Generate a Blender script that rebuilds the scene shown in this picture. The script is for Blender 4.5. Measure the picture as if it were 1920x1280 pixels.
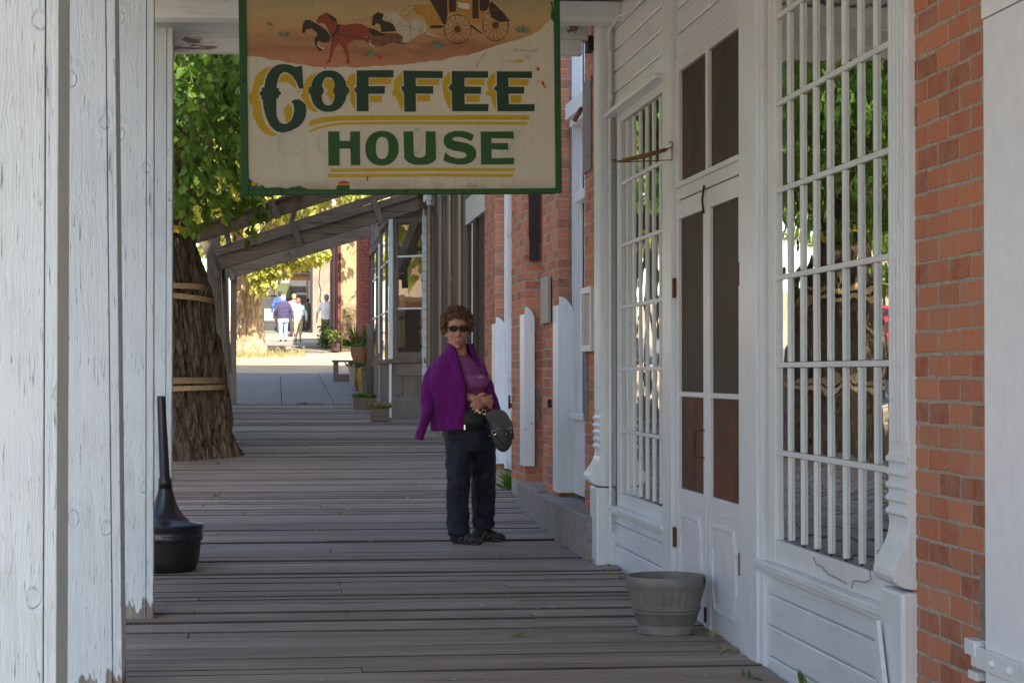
import bpy, bmesh, math, random
from mathutils import Vector, Matrix, noise
R = math.radians
for o in list(bpy.data.objects): bpy.data.objects.remove(o)
C = bpy.context.scene.collection
SC = bpy.context.scene

# ---------------------------------------------------------------- camera
FPX = 3700.0; YAW = R(6.8); PIT = math.atan(60/3700)
CAM = Vector((0, 0, 1.25))
cd = bpy.data.cameras.new('camera'); cam = bpy.data.objects.new('camera', cd); C.objects.link(cam)
cd.sensor_width = 36; cd.lens = 36*FPX/1920; cd.clip_start = .05; cd.clip_end = 3000
cam.location = CAM; cam.rotation_euler = (math.pi/2+PIT, 0, -YAW)
SC.camera = cam
# ---------------------------------------------------------------- sky and sun
SUN_AZ = 14.0     # degrees from straight behind the camera towards +X
SUN_EL = 38.0
sd = Vector((math.sin(R(SUN_AZ))*math.cos(R(SUN_EL)), -math.cos(R(SUN_AZ))*math.cos(R(SUN_EL)), math.sin(R(SUN_EL))))
w = bpy.data.worlds.new('World'); SC.world = w; w.use_nodes = True
nt = w.node_tree; nt.nodes.clear()
sky = nt.nodes.new('ShaderNodeTexSky'); sky.sky_type = 'NISHITA'; sky.sun_disc = False
sky.sun_elevation = R(SUN_EL); sky.sun_rotation = math.atan2(sd.x, sd.y)
sky.air_density = 1.0; sky.dust_density = 1.5; sky.ozone_density = 1.0
bg = nt.nodes.new('ShaderNodeBackground'); bg.inputs[1].default_value = .15
wo = nt.nodes.new('ShaderNodeOutputWorld')
nt.links.new(sky.outputs[0], bg.inputs[0]); nt.links.new(bg.outputs[0], wo.inputs[0])
ld = bpy.data.lights.new('sun', 'SUN'); ld.energy = 4.8; ld.angle = R(.53); ld.color = (1, .9, .76)
lo = bpy.data.objects.new('sun', ld); C.objects.link(lo); lo.location = (20, -60, 60)
lo.rotation_euler = (-sd).to_track_quat('-Z', 'Y').to_euler()
SC.view_settings.view_transform = 'Standard'; SC.view_settings.look = 'None'
SC.view_settings.exposure = 1.66; SC.view_settings.gamma = 1.0

# ---------------------------------------------------------------- helpers
def ray(px, py):
    fw = Vector((math.sin(YAW)*math.cos(PIT), math.cos(YAW)*math.cos(PIT), math.sin(PIT)))
    rt = Vector((math.cos(YAW), -math.sin(YAW), 0)); up = rt.cross(fw)
    return fw + rt*((px-960)/FPX) + up*((640-py)/FPX)
def at(px, py, Y):
    d = ray(px, py); return CAM + d*(Y/d.y)
def atX(px, py, X):
    d = ray(px, py); return CAM + d*(X/d.x)
GZ = [(-60, 0), (7, 0), (8, .03), (11, .09), (13.4, .11), (16, .2), (21, .39), (27.2, .625), (31, .77), (43.6, 1.25), (64, 2.02), (76, 2.48), (100, 3.4), (200, 7), (900, 25)]
def gz(y):
    if y <= GZ[0][0]: return GZ[0][1]
    for (a, za), (b, zb) in zip(GZ, GZ[1:]):
        if y <= b: return za+(zb-za)*(y-a)/(b-a)
    return GZ[-1][1]

def tag(o, label=None, cat=None, group=None, kind=None):
    if label: o['label'] = label
    if cat: o['category'] = cat
    if group: o['group'] = group
    if kind: o['kind'] = kind
    return o
def thing(name, loc, label, cat, group=None, rz=0):
    o = bpy.data.objects.new(name, None); C.objects.link(o)
    o.location = loc; o.rotation_euler = (0, 0, rz); o.empty_display_size = .2
    return tag(o, label, cat, group)
def origin_of(p):
    m = Vector((0, 0, 0))
    while p is not None: m = m + Vector(p.location); p = p.parent
    return m

KEEP_WHOLE = {'foliage', 'twigs', 'plants', 'plant', 'leaves', 'dark_foliage', 'spiky_plant', 'brick_wall', 'brick_pier', 'boardwalk', 'dry_grass', 'joint_grass', 'paint_flakes', 'fallen_leaves', 'boardwalk_gap_shade', 'ground', 'road', 'hill', 'concrete_pavement', 'far_boardwalk', 'branch', 'dry_stems', 'fallen_green_leaf', 'sunglasses', 'lens', 'arms', 'grey_panel', 'shirt_print', 'chipped_specks', 'yucca_bush', 'yucca_highlight', 'coffee_lettering', 'house_lettering', 'yellow_shading', 'small_weed', 'signature'}
class MB:
    def __init__(s): s.v = []; s.f = []
    def quad(s, *p):
        n = len(s.v); s.v += [tuple(q) for q in p]; s.f.append(tuple(range(n, n+len(p))))
    def box(s, x0, x1, y0, y1, z0, z1):
        n = len(s.v)
        s.v += [(x0,y0,z0),(x1,y0,z0),(x1,y1,z0),(x0,y1,z0),(x0,y0,z1),(x1,y0,z1),(x1,y1,z1),(x0,y1,z1)]
        for f in ((0,3,2,1),(4,5,6,7),(0,1,5,4),(1,2,6,5),(2,3,7,6),(3,0,4,7)): s.f.append(tuple(n+i for i in f))
    def bar(s, a, b, w, h, up=(0,0,1)):
        a = Vector(a); b = Vector(b); d = (b-a).normalized(); u = Vector(up)
        if abs(d.dot(u)) > .98: u = Vector((0,1,0))
        r = d.cross(u).normalized(); u = r.cross(d).normalized(); n = len(s.v)
        for c in (a, b):
            for i, j in ((-1,-1),(1,-1),(1,1),(-1,1)): s.v.append(tuple(c + r*(i*w/2) + u*(j*h/2)))
        for f in ((0,1,2,3),(7,6,5,4),(0,4,5,1),(1,5,6,2),(2,6,7,3),(3,7,4,0)): s.f.append(tuple(n+i for i in f))
    def tube(s, path, rad, n=8, cap=True, sq=1.0):
        path = [Vector(p) for p in path]
        if not hasattr(rad, '__len__'): rad = [rad]*len(path)
        base = len(s.v); pr = None
        for i, p in enumerate(path):
            d = (path[min(i+1, len(path)-1)]-path[max(i-1, 0)]).normalized()
            if pr is None:
                r = d.cross(Vector((0,0,1)))
                if r.length < .05: r = d.cross(Vector((0,1,0)))
            else: r = pr - d*pr.dot(d)
            r.normalize(); pr = r; u = d.cross(r)
            for k in range(n):
                a = 2*math.pi*k/n; s.v.append(tuple(p + r*(math.cos(a)*rad[i]) + u*(math.sin(a)*rad[i]*sq)))
        for i in range(len(path)-1):
            for k in range(n):
                a = base+i*n+k; b = base+i*n+(k+1)%n; s.f.append((a, b, b+n, a+n))
        if cap:
            s.f.append(tuple(base+k for k in range(n-1, -1, -1))); e = base+(len(path)-1)*n
            s.f.append(tuple(e+k for k in range(n)))
    def rings(s, rs, n=24, cap=True):      # rs: (cx,cy,cz,rx,ry)
        base = len(s.v)
        for (cx, cy, cz, rx, ry) in rs:
            for k in range(n):
                a = 2*math.pi*k/n; s.v.append((cx+math.cos(a)*rx, cy+math.sin(a)*ry, cz))
        for i in range(len(rs)-1):
            for k in range(n):
                a = base+i*n+k; b = base+i*n+(k+1)%n; s.f.append((a, b, b+n, a+n))
        if cap:
            s.f.append(tuple(base+k for k in range(n-1, -1, -1))); e = base+(len(rs)-1)*n
            s.f.append(tuple(e+k for k in range(n)))
    def ball(s, c, r, nu=12, nv=8):
        if not hasattr(r, '__len__'): r = (r, r, r)
        rs = []; base = len(s.v)
        for i in range(1, nv):
            t = math.pi*i/nv
            for k in range(nu):
                a = 2*math.pi*k/nu
                s.v.append((c[0]+r[0]*math.sin(t)*math.cos(a), c[1]+r[1]*math.sin(t)*math.sin(a), c[2]-r[2]*math.cos(t)))
        for i in range(nv-2):
            for k in range(nu):
                a = base+i*nu+k; b = base+i*nu+(k+1)%nu; s.f.append((a, b, b+nu, a+nu))
        n = len(s.v); s.v.append((c[0], c[1], c[2]-r[2])); s.v.append((c[0], c[1], c[2]+r[2]))
        for k in range(nu):
            s.f.append((n, base+(k+1)%nu, base+k)); e = base+(nv-2)*nu
            s.f.append((n+1, e+k, e+(k+1)%nu))
    def cap(s, a, b, ra, rb, n=10):        # tapered capsule
        a = Vector(a); b = Vector(b)
        s.ball(a, ra, n, 8); s.ball(b, rb, n, 8); s.tube([a, b], [ra, rb], n)
    def prism_x(s, poly, x0, x1):          # poly in (y,z), extruded along x
        n = len(s.v); m = len(poly)
        s.v += [(x0, p[0], p[1]) for p in poly] + [(x1, p[0], p[1]) for p in poly]
        s.f.append(tuple(range(n, n+m))); s.f.append(tuple(range(n+2*m-1, n+m-1, -1)))
        for i in range(m): j = (i+1) % m; s.f.append((n+i, n+m+i, n+m+j, n+j))
    def prism_y(s, poly, y0, y1):          # poly in (x,z)
        n = len(s.v); m = len(poly)
        s.v += [(p[0], y0, p[1]) for p in poly] + [(p[0], y1, p[1]) for p in poly]
        s.f.append(tuple(range(n, n+m))); s.f.append(tuple(range(n+2*m-1, n+m-1, -1)))
        for i in range(m): j = (i+1) % m; s.f.append((n+i, n+m+i, n+m+j, n+j))
    def pieces(s):
        n = len(s.v); par = list(range(n))
        def find(a):
            while par[a] != a: par[a] = par[par[a]]; a = par[a]
            return a
        for f in s.f:
            a = find(f[0])
            for q in f[1:]:
                b = find(q)
                if b != a: par[b] = a
        isl = {}
        for i in range(n): isl.setdefault(find(i), []).append(i)
        ks = list(isl)
        if len(ks) < 2 or len(ks) > 400: return None
        bb = []
        for k in ks:
            pts = [s.v[i] for i in isl[k]]; bb.append(([min(p[a] for p in pts) for a in range(3)], [max(p[a] for p in pts) for a in range(3)]))
        sz = [max(h[a]-l[a] for a in range(3)) for l, h in bb]; m = len(ks); pp = list(range(m))
        def fd(a):
            while pp[a] != a: pp[a] = pp[pp[a]]; a = pp[a]
            return a
        for i in range(m):
            for j in range(i+1, m):
                g = math.sqrt(sum(max(0, bb[j][0][a]-bb[i][1][a], bb[i][0][a]-bb[j][1][a])**2 for a in range(3)))
                if g <= max(.02, .5*max(sz[i], sz[j])): pp[fd(j)] = fd(i)
        if len({fd(i) for i in range(m)}) < 2: return None
        grp = {}
        of = {k: fd(i) for i, k in enumerate(ks)}
        for i in range(n): grp.setdefault(of[find(i)], []).append(i)
        out = []
        for g_, vi in grp.items():
            mp = {v: i for i, v in enumerate(vi)}; out.append(([s.v[i] for i in vi], [tuple(mp[q] for q in f) for f in s.f if f[0] in mp]))
        return out
    def build(s, name, mat, parent=None, bevel=0, smooth=False, world=True, sub=0, fix=True, loc=None, kwsplit=False):
        if loc is None and name not in KEEP_WHOLE and not kwsplit:
            gs = s.pieces()
            if gs:
                first = None
                for vs, fs in gs:
                    q = MB(); q.v = vs; q.f = fs
                    o = q.build(name, mat, parent, bevel, smooth, world, sub, fix, kwsplit=True)
                    first = first or o
                return first
        off = origin_of(parent) if (world and parent is not None) else Vector((0,0,0))
        if loc is not None: off = off + Vector(loc)
        me = bpy.data.meshes.new(name)
        me.from_pydata([(a-off.x, b-off.y, c-off.z) for a, b, c in s.v], [], s.f)
        if fix:
            bm = bmesh.new(); bm.from_mesh(me); bmesh.ops.recalc_face_normals(bm, faces=bm.faces); bm.to_mesh(me); bm.free()
        me.update()
        if mat: me.materials.append(mat)
        if smooth:
            for p in me.polygons: p.use_smooth = True
        o = bpy.data.objects.new(name, me); C.objects.link(o)
        if parent is not None: o.parent = parent
        if loc is not None: o.location = loc
        if bevel:
            b = o.modifiers.new('b', 'BEVEL'); b.width = bevel; b.segments = 2; b.limit_method = 'ANGLE'; b.angle_limit = R(40)
        if sub:
            b = o.modifiers.new('s', 'SUBSURF'); b.levels = sub; b.render_levels = sub
        return o
    def melt(s, name, mat, parent, voxel, smooth=4, world=True, disp=None):   # one continuous surface
        o = s.build(name, mat, parent, world=world, fix=False)
        m = o.modifiers.new('r', 'REMESH'); m.mode = 'VOXEL'; m.voxel_size = voxel
        m2 = o.modifiers.new('s', 'SMOOTH'); m2.factor = .5; m2.iterations = smooth
        dg = bpy.context.evaluated_depsgraph_get(); dg.update()
        me = bpy.data.meshes.new_from_object(o.evaluated_get(dg)); o.modifiers.clear(); o.data = me
        if disp:
            for v in me.vertices: v.co = disp(v.co.copy(), v.normal.copy())
        for p in me.polygons: p.use_smooth = True
        if not me.materials and mat: me.materials.append(mat)
        return o

def grp(objs_fn): pass
# ---------------------------------------------------------------- materials
def srgb(r, g, b):
    f = lambda c: (c/255/12.92) if c/255 <= .04045 else ((c/255+.055)/1.055)**2.4
    return (f(r), f(g), f(b), 1)
class NM:
    def __init__(s, name, rough=.6, spec=.5):
        s.m = bpy.data.materials.new(name); s.m.use_nodes = True; s.t = s.m.node_tree; s.t.nodes.clear()
        s.out = s.t.nodes.new('ShaderNodeOutputMaterial'); s.p = s.t.nodes.new('ShaderNodeBsdfPrincipled')
        s.t.links.new(s.p.outputs[0], s.out.inputs[0]); s.p.inputs['Roughness'].default_value = rough
        s.p.inputs['Specular IOR Level'].default_value = spec
        s.tc = s.t.nodes.new('ShaderNodeTexCoord')
    def n(s, typ, **kw):
        x = s.t.nodes.new(typ)
        for k, v in kw.items(): setattr(x, k, v)
        return x
    def l(s, a, b): s.t.links.new(a, b)
    def map(s, sc, rot=(0,0,0), src=None):
        x = s.n('ShaderNodeMapping'); s.l(src or s.tc.outputs['Object'], x.inputs[0]); x.inputs['Scale'].default_value = sc; x.inputs['Rotation'].default_value = rot
        return x.outputs[0]
    def noise(s, vec, scale=1, detail=6, rough=.6, dist=0):
        x = s.n('ShaderNodeTexNoise'); s.l(vec, x.inputs['Vector']); x.inputs['Scale'].default_value = scale
        x.inputs['Detail'].default_value = detail; x.inputs['Roughness'].default_value = rough; x.inputs['Distortion'].default_value = dist
        return x.outputs['Fac']
    def ramp(s, fac, stops):
        x = s.n('ShaderNodeValToRGB'); s.l(fac, x.inputs[0]); e = x.color_ramp.elements
        while len(e) < len(stops): e.new(.5)
        for q, (p, c) in zip(e, stops):
            q.position = p; q.color = c if hasattr(c, '__len__') else (c, c, c, 1)
        return x.outputs[0]
    def mix(s, fac, a, b, mode='MIX'):
        x = s.n('ShaderNodeMix', data_type='RGBA', blend_type=mode)
        for i, v in ((0, fac), (6, a), (7, b)):
            if hasattr(v, 'links'): s.l(v, x.inputs[i])
            else: x.inputs[i].default_value = v
        return x.outputs[2]
    def math(s, op, a, b=0.0, clamp=False):
        x = s.n('ShaderNodeMath', operation=op); x.use_clamp = clamp
        for i, v in ((0, a), (1, b)):
            if hasattr(v, 'links'): s.l(v, x.inputs[i])
            else: x.inputs[i].default_value = v
        return x.outputs[0]
    def bump(s, h, strength=.4, dist=.01, prev=None):
        x = s.n('ShaderNodeBump'); s.l(h, x.inputs['Height']); x.inputs['Strength'].default_value = strength; x.inputs['Distance'].default_value = dist
        if prev: s.l(prev, x.inputs['Normal'])
        return x.outputs[0]
    def col(s, c):
        if hasattr(c, 'links'): s.l(c, s.p.inputs['Base Color'])
        else: s.p.inputs['Base Color'].default_value = c
    def sep(s, src=None):
        x = s.n('ShaderNodeSeparateXYZ'); s.l(src or s.tc.outputs['Object'], x.inputs[0]); return x.outputs
    def island(s): return s.n('ShaderNodeNewGeometry').outputs['Random Per Island']
def AX(axis, hi, lo): return {'x': (lo, hi, hi), 'y': (hi, lo, hi), 'z': (hi, hi, lo)}[axis]

def white_paint(name, axis='z', peel=.5, base=None, crack=.5, rough=.42, tint=(.70, .75, .79, 1), wood=(.13, .105, .085, 1), knots=True, blister=0.0):
    m = NM(name, rough)
    g = m.noise(m.map(AX(axis, 60, 2.2)), 1, 8, .65)
    g2 = m.noise(m.map(AX(axis, 22, 1.0)), 1, 5, .6)
    big = m.noise(m.map((1.7, 1.7, 1.7)), 1, 4)
    col = m.mix(m.ramp(big, [(.3, 0.0), (.7, 1.0)]), tint, tuple(c*.87 for c in tint[:3])+(1,))
    col = m.mix(m.ramp(g, [(.25, .55), (.5, 0.0)]), col, tuple(c*.6 for c in tint[:3])+(1,))  # grain hollows darkened in the colour, standing in for relief shade
    # fine checks along the grain
    ck = m.ramp(m.noise(m.map(AX(axis, 150, 9)), 1, 4, .6, .6), [(.27+crack*.055, 1.0), (.30+crack*.065, 0.0)])
    ckm = m.ramp(m.noise(m.map((2.3, 2.3, 2.3)), 1, 3), [(.36, 0.0), (.52, 1.0)])
    ckf = m.math('MULTIPLY', ck, ckm)
    col = m.mix(m.math('MULTIPLY', ckf, .8), col, (.13, .125, .12, 1))
    # flaked patches
    pn = m.noise(m.map(AX(axis, 9, 3.0)), 1, 8, .7, .6)
    if base is not None:
        z = m.sep()[2]
        h = m.math('MULTIPLY', m.math('SUBTRACT', base, z), 1.0/max(base, .01)*.5, True)
        pn = m.math('ADD', pn, h)
    pf = m.ramp(pn, [(.80-.12*peel, 0.0), (.815-.12*peel, 1.0)])
    wc = m.mix(m.ramp(g, [(.35, 0.0), (.65, 1.0)]), wood, tuple(c*2.4 for c in wood[:3])+(1,))
    col = m.mix(pf, col, wc)
    hgt = m.math('SUBTRACT', m.math('ADD', m.math('MULTIPLY', g, .35), m.math('MULTIPLY', g2, .5)), m.math('MULTIPLY', m.math('ADD', pf, ckf), .5))
    if knots:
        xx, yy_, zz_ = m.sep(); cb = m.n('ShaderNodeCombineXYZ'); m.l(m.math('MULTIPLY', m.math('ADD', xx, yy_), 5.2), cb.inputs[0]); m.l(m.math('MULTIPLY', zz_, 3.4), cb.inputs[1])
        nv = m.n('ShaderNodeTexNoise'); m.l(m.map((9, 9, 9)), nv.inputs['Vector']); nv.inputs['Scale'].default_value = 1
        av = m.n('ShaderNodeMix', data_type='RGBA', blend_type='ADD'); av.inputs[0].default_value = .13; m.l(cb.outputs[0], av.inputs[6]); m.l(nv.outputs['Color'], av.inputs[7])
        v = m.n('ShaderNodeTexVoronoi', voronoi_dimensions='2D'); m.l(av.outputs[2], v.inputs['Vector']); v.inputs['Scale'].default_value = 1
        ww = m.n('ShaderNodeTexWave', wave_type='BANDS', bands_direction='X'); gv = m.n('ShaderNodeCombineXYZ')
        kp = m.math('MULTIPLY', m.math('SUBTRACT', 1.0, m.math('MULTIPLY', v.outputs['Distance'], 2.0), True), 1.4)
        m.l(m.math('ADD', m.math('ADD', xx, yy_), m.math('MULTIPLY', m.math('MULTIPLY', kp, kp), .012)), gv.inputs[0]); m.l(m.math('MULTIPLY', zz_, .10), gv.inputs[1])
        m.l(gv.outputs[0], ww.inputs[0]); ww.inputs['Scale'].default_value = 44; ww.inputs['Distortion'].default_value = 9; ww.inputs['Detail'].default_value = 4; ww.inputs['Detail Scale'].default_value = 2.2
        gl_ = m.ramp(ww.outputs['Fac'], [(.0, 1.0), (.22, 0.0)]); gm = m.ramp(m.noise(m.map((3, 3, 1.2)), 1, 4), [(.38, .15), (.62, 1.0)])
        col = m.mix(m.math('MULTIPLY', m.math('MULTIPLY', gl_, gm), .07), col, (.24, .26, .27, 1)); hgt = m.math('SUBTRACT', hgt, m.math('MULTIPLY', m.math('MULTIPLY', gl_, gm), .3))  # grain lines tinted darker too, so the relief shows in soft light
        rings = m.ramp(v.outputs['Distance'], [(.0, .2), (.08, .7), (.10, .0), (.125, .5), (.3, .5)])
        on = m.ramp(v.outputs['Distance'], [(.2, 1.0), (.28, 0.0)])
        kd = m.ramp(v.outputs['Distance'], [(.085, 0.0), (.095, .85), (.112, 0.0)])
        vr = m.sep(v.outputs['Color'])[0]; kon = m.ramp(vr, [(.48, 0.0), (.52, .85)]); kd = m.math('MULTIPLY', kd, kon); on = m.math('MULTIPLY', on, kon)
        hgt = m.math('ADD', hgt, m.math('MULTIPLY', on, rings))
        col = m.mix(m.math('MULTIPLY', kd, m.ramp(m.noise(m.map((40, 40, 40)), 1, 3), [(.4, 0.0), (.6, 1.0)])), col, wood)
    dirt = m.noise(m.map((9, 9, 9)), 1, 6, .7)
    col = m.mix(m.ramp(dirt, [(.62, 0.0), (.8, .35)]), col, (.3, .27, .22, 1))
    m.col(col)
    m.l(m.mix(pf, (rough,)*3+(1,), (.9, .9, .9, 1)), m.p.inputs['Roughness'])
    m.l(m.bump(hgt, .7 if knots else .5, .009 if knots else .006), m.p.inputs['Normal'])
    return m.m

def wood(name, c, axis='z', var=.5, rough=.85, island=True, paint=None, bump=.7, worn=.5):
    m = NM(name, rough, .3)
    g = m.noise(m.map(AX(axis, 45, 1.3)), 1, 8, .7, .3)
    g2 = m.noise(m.map(AX(axis, 160, 5)), 1, 4, .6)
    s = m.noise(m.map((1.1, 1.1, 1.1)), 1, 4)
    col = m.mix(m.ramp(g, [(.28, 0.0), (.72, 1.0)]), tuple(q*(1-.6*var) for q in c[:3])+(1,), tuple(min(q*(1+.55*var), 1) for q in c[:3])+(1,))
    col = m.mix(m.ramp(s, [(.35, 0.0), (.7, .6)]), col, (c[0]*.62, c[1]*.56, c[2]*.5, 1))
    if island: col = m.mix(m.math('MULTIPLY', m.island(), .55), col, (c[0]*.5, c[1]*.5, c[2]*.52, 1))
    ck = m.ramp(m.noise(m.map(AX(axis, 70, 1.0)), 1, 3, .5, .3), [(.33, 1.0), (.36, 0.0)])
    col = m.mix(ck, col, (c[0]*.18, c[1]*.16, c[2]*.15, 1))
    if paint:
        pn = m.noise(m.map(AX(axis, 7, 2.0)), 1, 8, .72, .5)
        col = m.mix(m.ramp(pn, [(.5-.1*worn+.1, 0.0), (.5-.1*worn+.13, 1.0)]), col, paint)
    m.col(col)
    m.l(m.bump(m.math('SUBTRACT', m.math('ADD', m.math('MULTIPLY', g, 1.0), m.math('MULTIPLY', g2, .3)), ck), bump, .006), m.p.inputs['Normal'])
    return m.m
def plain(name, c, rough=.6, metal=0, nz=0.0, nscale=30, bump=0.0, spec=.5, sheen=0):
    m = NM(name, rough, spec); m.p.inputs['Metallic'].default_value = metal
    if nz:
        f = m.noise(m.map((nscale,)*3), 1, 6, .65)
        m.col(m.mix(m.ramp(f, [(.3, 0.0), (.7, 1.0)]), tuple(q*(1-nz) for q in c[:3])+(1,), tuple(min(1, q*(1+nz)) for q in c[:3])+(1,)))
        if bump: m.l(m.bump(f, bump, .005), m.p.inputs['Normal'])
    else: m.col(c)
    if sheen: m.p.inputs['Sheen Weight'].default_value = sheen
    return m.m
def brick_mat(name, c1, c2, c3):
    m = NM(name, .88, .25); i = m.island()
    col = m.ramp(i, [(0.0, c1), (.45, c2), (.8, c3), (1.0, tuple(q*.6 for q in c1[:3])+(1,))])
    f = m.noise(m.map((18, 18, 18)), 1, 7, .7); f2 = m.noise(m.map((90, 90, 90)), 1, 4)
    col = m.mix(m.ramp(f, [(.35, 0.0), (.68, .75)]), col, (.38, .24, .17, 1)); f3 = m.noise(m.map((30, 30, 30)), 1, 6, .75, 1.0); col = m.mix(m.ramp(f3, [(.56, 0.0), (.70, .4)]), col, (.16, .07, .05, 1))
    col = m.mix(m.ramp(f2, [(.25, .55), (.42, 0.0)]), col, (.08, .035, .025, 1))
    big = m.noise(m.map((1.5, 1.5, .7)), 1, 5, .6)
    col = m.mix(m.ramp(big, [(.56, 0.0), (.75, .35)]), col, (.42, .33, .27, 1))
    m.col(col); m.l(m.bump(m.math('ADD', f, m.math('MULTIPLY', f2, .6)), .7, .006), m.p.inputs['Normal'])
    return m.m
def glass_mat(name, tint=(.015, .018, .016, 1), refl=1.0, wave=.0):
    m = NM(name); t = m.n('ShaderNodeBsdfTransparent'); t.inputs[0].default_value = (.75, .8, .76, 1)
    g = m.n('ShaderNodeBsdfGlossy'); g.inputs['Roughness'].default_value = .012
    g.inputs[0].default_value = (.95, .97, .95, 1)
    fr = m.n('ShaderNodeFresnel'); fr.inputs[0].default_value = 1.5
    f = m.math('MULTIPLY', fr.outputs[0], 1.75*refl, True)
    if wave:
        nb = m.bump(m.noise(m.map((2.2, 2.2, 3.5)), 1, 2), wave, .02); m.l(nb, g.inputs['Normal'])
    mx = m.n('ShaderNodeMixShader'); m.l(f, mx.inputs[0]); m.l(t.outputs[0], mx.inputs[1]); m.l(g.outputs[0], mx.inputs[2])
    m.l(mx.outputs[0], m.out.inputs[0]); return m.m
def leaf_mat(name, c1, c2, c3, trans=.45):
    m = NM(name, .5, .4); col = m.ramp(m.island(), [(0, c1), (.5, c2), (1, c3)]); m.col(col)
    tr = m.n('ShaderNodeBsdfTranslucent'); m.l(m.mix(.5, col, (c3[0]*1.6, c3[1]*1.5, c3[2]*.6, 1)), tr.inputs[0])
    mx = m.n('ShaderNodeMixShader'); mx.inputs[0].default_value = trans
    m.l(m.p.outputs[0], mx.inputs[1]); m.l(tr.outputs[0], mx.inputs[2]); m.l(mx.outputs[0], m.out.inputs[0]); return m.m
def bark_mat(name, c):
    m = NM(name, .95, .15); f = m.noise(m.map((24, 24, 4.5)), 1, 10, .78, 1.2); f2 = m.noise(m.map((90, 90, 40)), 1, 6, .75)
    v = m.n('ShaderNodeTexVoronoi', feature='DISTANCE_TO_EDGE'); wv = m.n('ShaderNodeVectorMath', operation='ADD')
    nz = m.n('ShaderNodeTexNoise'); m.l(m.map((5, 5, 3)), nz.inputs['Vector']); nz.inputs['Scale'].default_value = 1
    m.l(m.map((15, 15, 2.6)), wv.inputs[0]); m.l(nz.outputs['Color'], wv.inputs[1]); m.l(wv.outputs[0], v.inputs['Vector']); v.inputs['Scale'].default_value = 1
    ed = m.ramp(v.outputs['Distance'], [(.0, 1.0), (.22, 0.0)])
    col = m.mix(m.ramp(f, [(.3, 0.0), (.7, 1.0)]), tuple(q*.45 for q in c[:3])+(1,), tuple(min(1, q*1.35) for q in c[:3])+(1,))
    col = m.mix(m.ramp(f2, [(.48, 0.0), (.72, .6)]), col, tuple(min(1, q*2.0) for q in c[:3])+(1,))
    col = m.mix(m.math('MULTIPLY', m.math('MULTIPLY', ed, m.ramp(f, [(.35, .2), (.6, 1.0)])), .8), col, tuple(q*.25 for q in c[:3])+(1,))
    m.col(col); m.l(m.bump(m.math('SUBTRACT', m.math('ADD', f, m.math('MULTIPLY', f2, .5)), m.math('MULTIPLY', ed, .9)), 1.0, .035), m.p.inputs['Normal']); return m.m

M = {}
M['post'] = white_paint('weathered_white_post_paint', 'z', .55, base=.2, crack=1.05, tint=(.63, .71, .765, 1), wood=(.15, .135, .115, 1))
M['white_v'] = white_paint('white_paint_upright', 'z', .1, crack=.3, knots=False, rough=.33, tint=(.72, .78, .84, 1))
M['white_y'] = white_paint('white_paint_siding', 'y', .1, crack=.0, knots=False, rough=.3, tint=(.72, .78, .84, 1))
M['white_s'] = white_paint('white_paint_sash', 'z', .35, crack=.3, knots=False, rough=.4)
M['white_x'] = white_paint('white_paint_beam', 'x', .25, crack=.5, knots=False)
M['peel_x'] = white_paint('peeling_header_paint', 'x', 1.75, crack=.9, knots=False)
M['door'] = white_paint('white_door_paint', 'z', .15, crack=.1, knots=False, rough=.36, tint=(.70, .74, .81, 1))
M['oldwhite'] = white_paint('chipped_white_paint', 'z', 1.2, crack=1.0, knots=False, wood=(.12, .1, .08, 1))
M['oldwhite_y'] = white_paint('chipped_white_clapboard', 'y', 1.3, crack=1.0, knots=False, wood=(.14, .11, .09, 1))
M['brick'] = brick_mat('red_brick', (.46, .135, .068, 1), (.56, .20, .10, 1), (.36, .11, .065, 1))
M['mortar'] = plain('mortar', (.34, .30, .245, 1), .95, nz=.35, nscale=60, bump=.6)
M['cement'] = plain('cement_patch', (.2, .18, .16, 1), .95, nz=.4, nscale=25, bump=.6)
M['stone'] = plain('stone_step', (.23, .21, .19, 1), .9, nz=.35, nscale=22, bump=.7)
M['plank'] = wood('grey_boardwalk_wood', (.37, .305, .262, 1), 'x', .95, .78, bump=1.0)
M['plank_edge'] = wood('plank_edge_shade_and_dirt', (.10, .083, .07, 1), 'x', .5, .9)  # plank sides and chamfers: gap shade put into the colour, along with dirt
M['greyz'] = wood('grey_weathered_wood_upright', (.19, .165, .14, 1), 'z', .8)
M['greyx'] = wood('grey_weathered_wood_beam', (.19, .16, .13, 1), 'x', .85)
M['greyy'] = wood('grey_weathered_wood_siding', (.24, .21, .185, 1), 'y', .6)
M['brownz'] = wood('dark_brown_door_wood', (.07, .05, .036, 1), 'z', .6)
M['tanwood'] = wood('tan_wood_trim', (.42, .33, .22, 1), 'z', .4, paint=(.6, .57, .5, 1), worn=0)
M['glass'] = glass_mat('window_glass', refl=.42, wave=.14)
M['glass_b'] = glass_mat('shop_bay_glass', refl=2.3, wave=.04)
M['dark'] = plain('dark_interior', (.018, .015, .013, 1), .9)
M['sky_glass'] = glass_mat('tall_window_glass', refl=1.7)
M['rust'] = plain('rusty_iron', (.16, .065, .03, 1), .8, .3, nz=.6, nscale=120, bump=.5)
M['iron'] = plain('dark_iron', (.03, .024, .03, 1), .6, .4, nz=.3)
M['leaf'] = leaf_mat('green_leaf', (.03, .08, .012, 1), (.07, .165, .02, 1), (.16, .27, .03, 1), .5)
M['leaf_y'] = leaf_mat('yellow_green_leaf', (.16, .22, .04, 1), (.30, .33, .07, 1), (.46, .43, .13, 1), .42)
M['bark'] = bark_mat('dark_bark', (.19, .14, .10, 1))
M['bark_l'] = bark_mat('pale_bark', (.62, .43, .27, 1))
M['concrete'] = plain('concrete_slab', (.155, .15, .155, 1), .9, nz=.25, nscale=6, bump=.2)
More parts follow.
